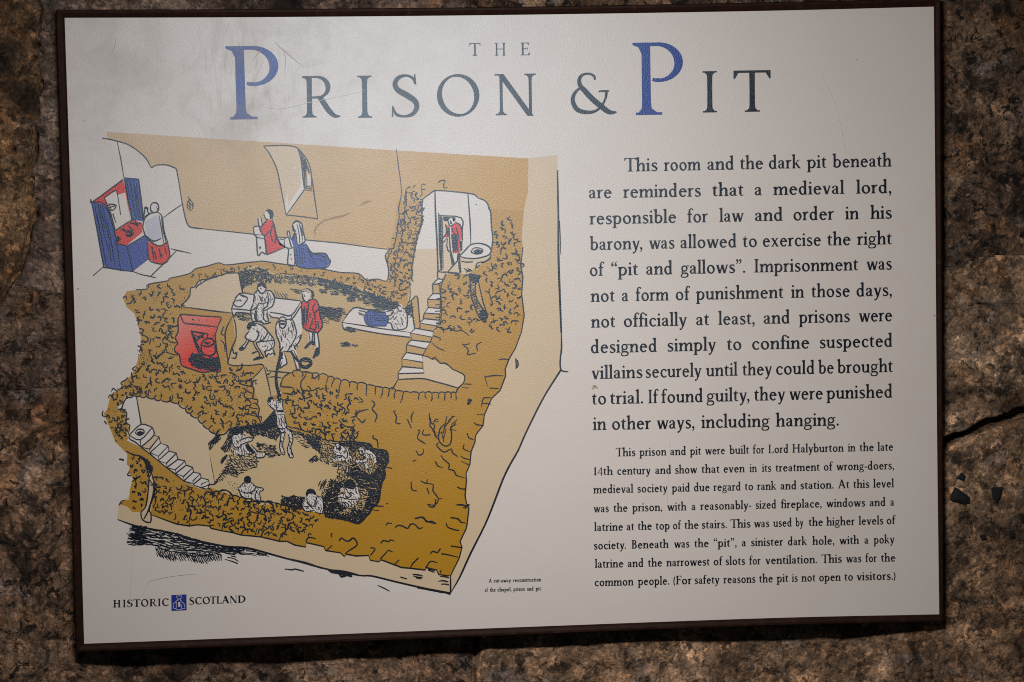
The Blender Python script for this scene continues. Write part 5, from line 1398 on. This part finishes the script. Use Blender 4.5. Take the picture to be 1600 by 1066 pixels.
SM = [stone_mat('tan brown stone', (0.055, 0.04, 0.028), (0.15, 0.105, 0.065), (0.25, 0.18, 0.11), .5, .25, 1, .5),
      stone_mat('grey brown stone', (0.04, 0.032, 0.028), (0.12, 0.095, 0.08), (0.22, 0.18, 0.15), .45, .4, 2, .35),
      stone_mat('mottled dark stone', (0.025, 0.02, 0.017), (0.10, 0.075, 0.058), (0.22, 0.17, 0.13), .8, .45, 3, .45),
      stone_mat('speckled brown stone', (0.04, 0.03, 0.023), (0.14, 0.10, 0.071), (0.25, 0.185, 0.13), .92, .5, 4, .4),
      stone_mat('lichened dark stone', (0.02, 0.015, 0.012), (0.085, 0.062, 0.045), (0.19, 0.145, 0.10), .95, .55, 5, .4, 1.2),
      stone_mat('grey banded stone', (0.06, 0.047, 0.035), (0.155, 0.115, 0.08), (0.26, 0.205, 0.15), .5, .55, 6, .5),
      stone_mat('pitted grey brown stone', (0.04, 0.032, 0.025), (0.15, 0.115, 0.082), (0.27, 0.215, 0.16), .7, .55, 7, .4),
      stone_mat('warm brown stone', (0.06, 0.044, 0.032), (0.155, 0.113, 0.078), (0.245, 0.185, 0.135), .65, .4, 8, .4)]
def stones():
    nx, ny = WL.shape
    idx = np.arange(nx * ny).reshape(nx, ny)
    q = np.stack([idx[:-1, :-1], idx[:-1, 1:], idx[1:, 1:], idx[1:, :-1]], -1).reshape(-1, 4)
    ql = WL[:-1, :-1].reshape(-1)
    V = WP.reshape(-1, 3)
    for k in range(8):
        f = q[ql == k]
        u, inv = np.unique(f, return_inverse=True)
        link_mesh('stone', V[u].tolist(), inv.reshape(-1, 4).tolist(), [SM[k]], None, wall, True)
stones()

# dark angular chips bedded in the lower right stone
pm, nt_, bs_ = new_mat('dark flint chip')
bs_.inputs['Base Color'].default_value = (0.006, 0.006, 0.006, 1)
bs_.inputs['Roughness'].default_value = 0.9
def chip(pts, thick, seed):
    r = random.Random(seed)
    ring = [at(x, y, WALL_Y - 0.006) for x, y in pts]
    cx = sum(p[0] for p in ring) / len(ring); cz = sum(p[1] for p in ring) / len(ring)
    # seat on the wall: nearest wall point
    d = (WP[..., 0] - cx) ** 2 + (WP[..., 2] - cz) ** 2
    y0 = WP[..., 1].reshape(-1)[np.argmin(d)]
    n = len(ring)
    v = [(x, y0 + 0.006, z) for x, z in ring] + [(x, y0 - thick * r.uniform(.3, .6), z) for x, z in ring]
    v += [(cx + (x - cx) * .55 + r.uniform(-.0008, .0008), y0 - thick * r.uniform(.8, 1.2), cz + (z - cz) * .55) for x, z in ring]
    f = []
    for a in (0, n):
        f += [[a + i, a + (i + 1) % n, a + n + (i + 1) % n, a + n + i] for i in range(n)]
    f.append([2 * n + i for i in range(n)])
    link_mesh('embedded_chip', v, f, [pm], None, wall)
chip(pts_of('P', '1487,759 1493,762 1509,774 1510,784 1500,785 1480,780 1480,772'), .004, 1)
chip(pts_of('P', '1544,760 1560,759 1558,774 1553,785 1545,776'), .0035, 2)
chip(pts_of('P', '1589,800 1602,805 1604,815 1592,815 1588,808'), .003, 3)
chip(pts_of('P', '1525,834 1534,832 1537,840 1529,842'), .003, 4)
chip(pts_of('P', '1572,828 1579,827 1578,837 1573,838'), .003, 5)
chip(pts_of('P', '1489,745 1497,736 1504,742 1500,750'), .002, 6)
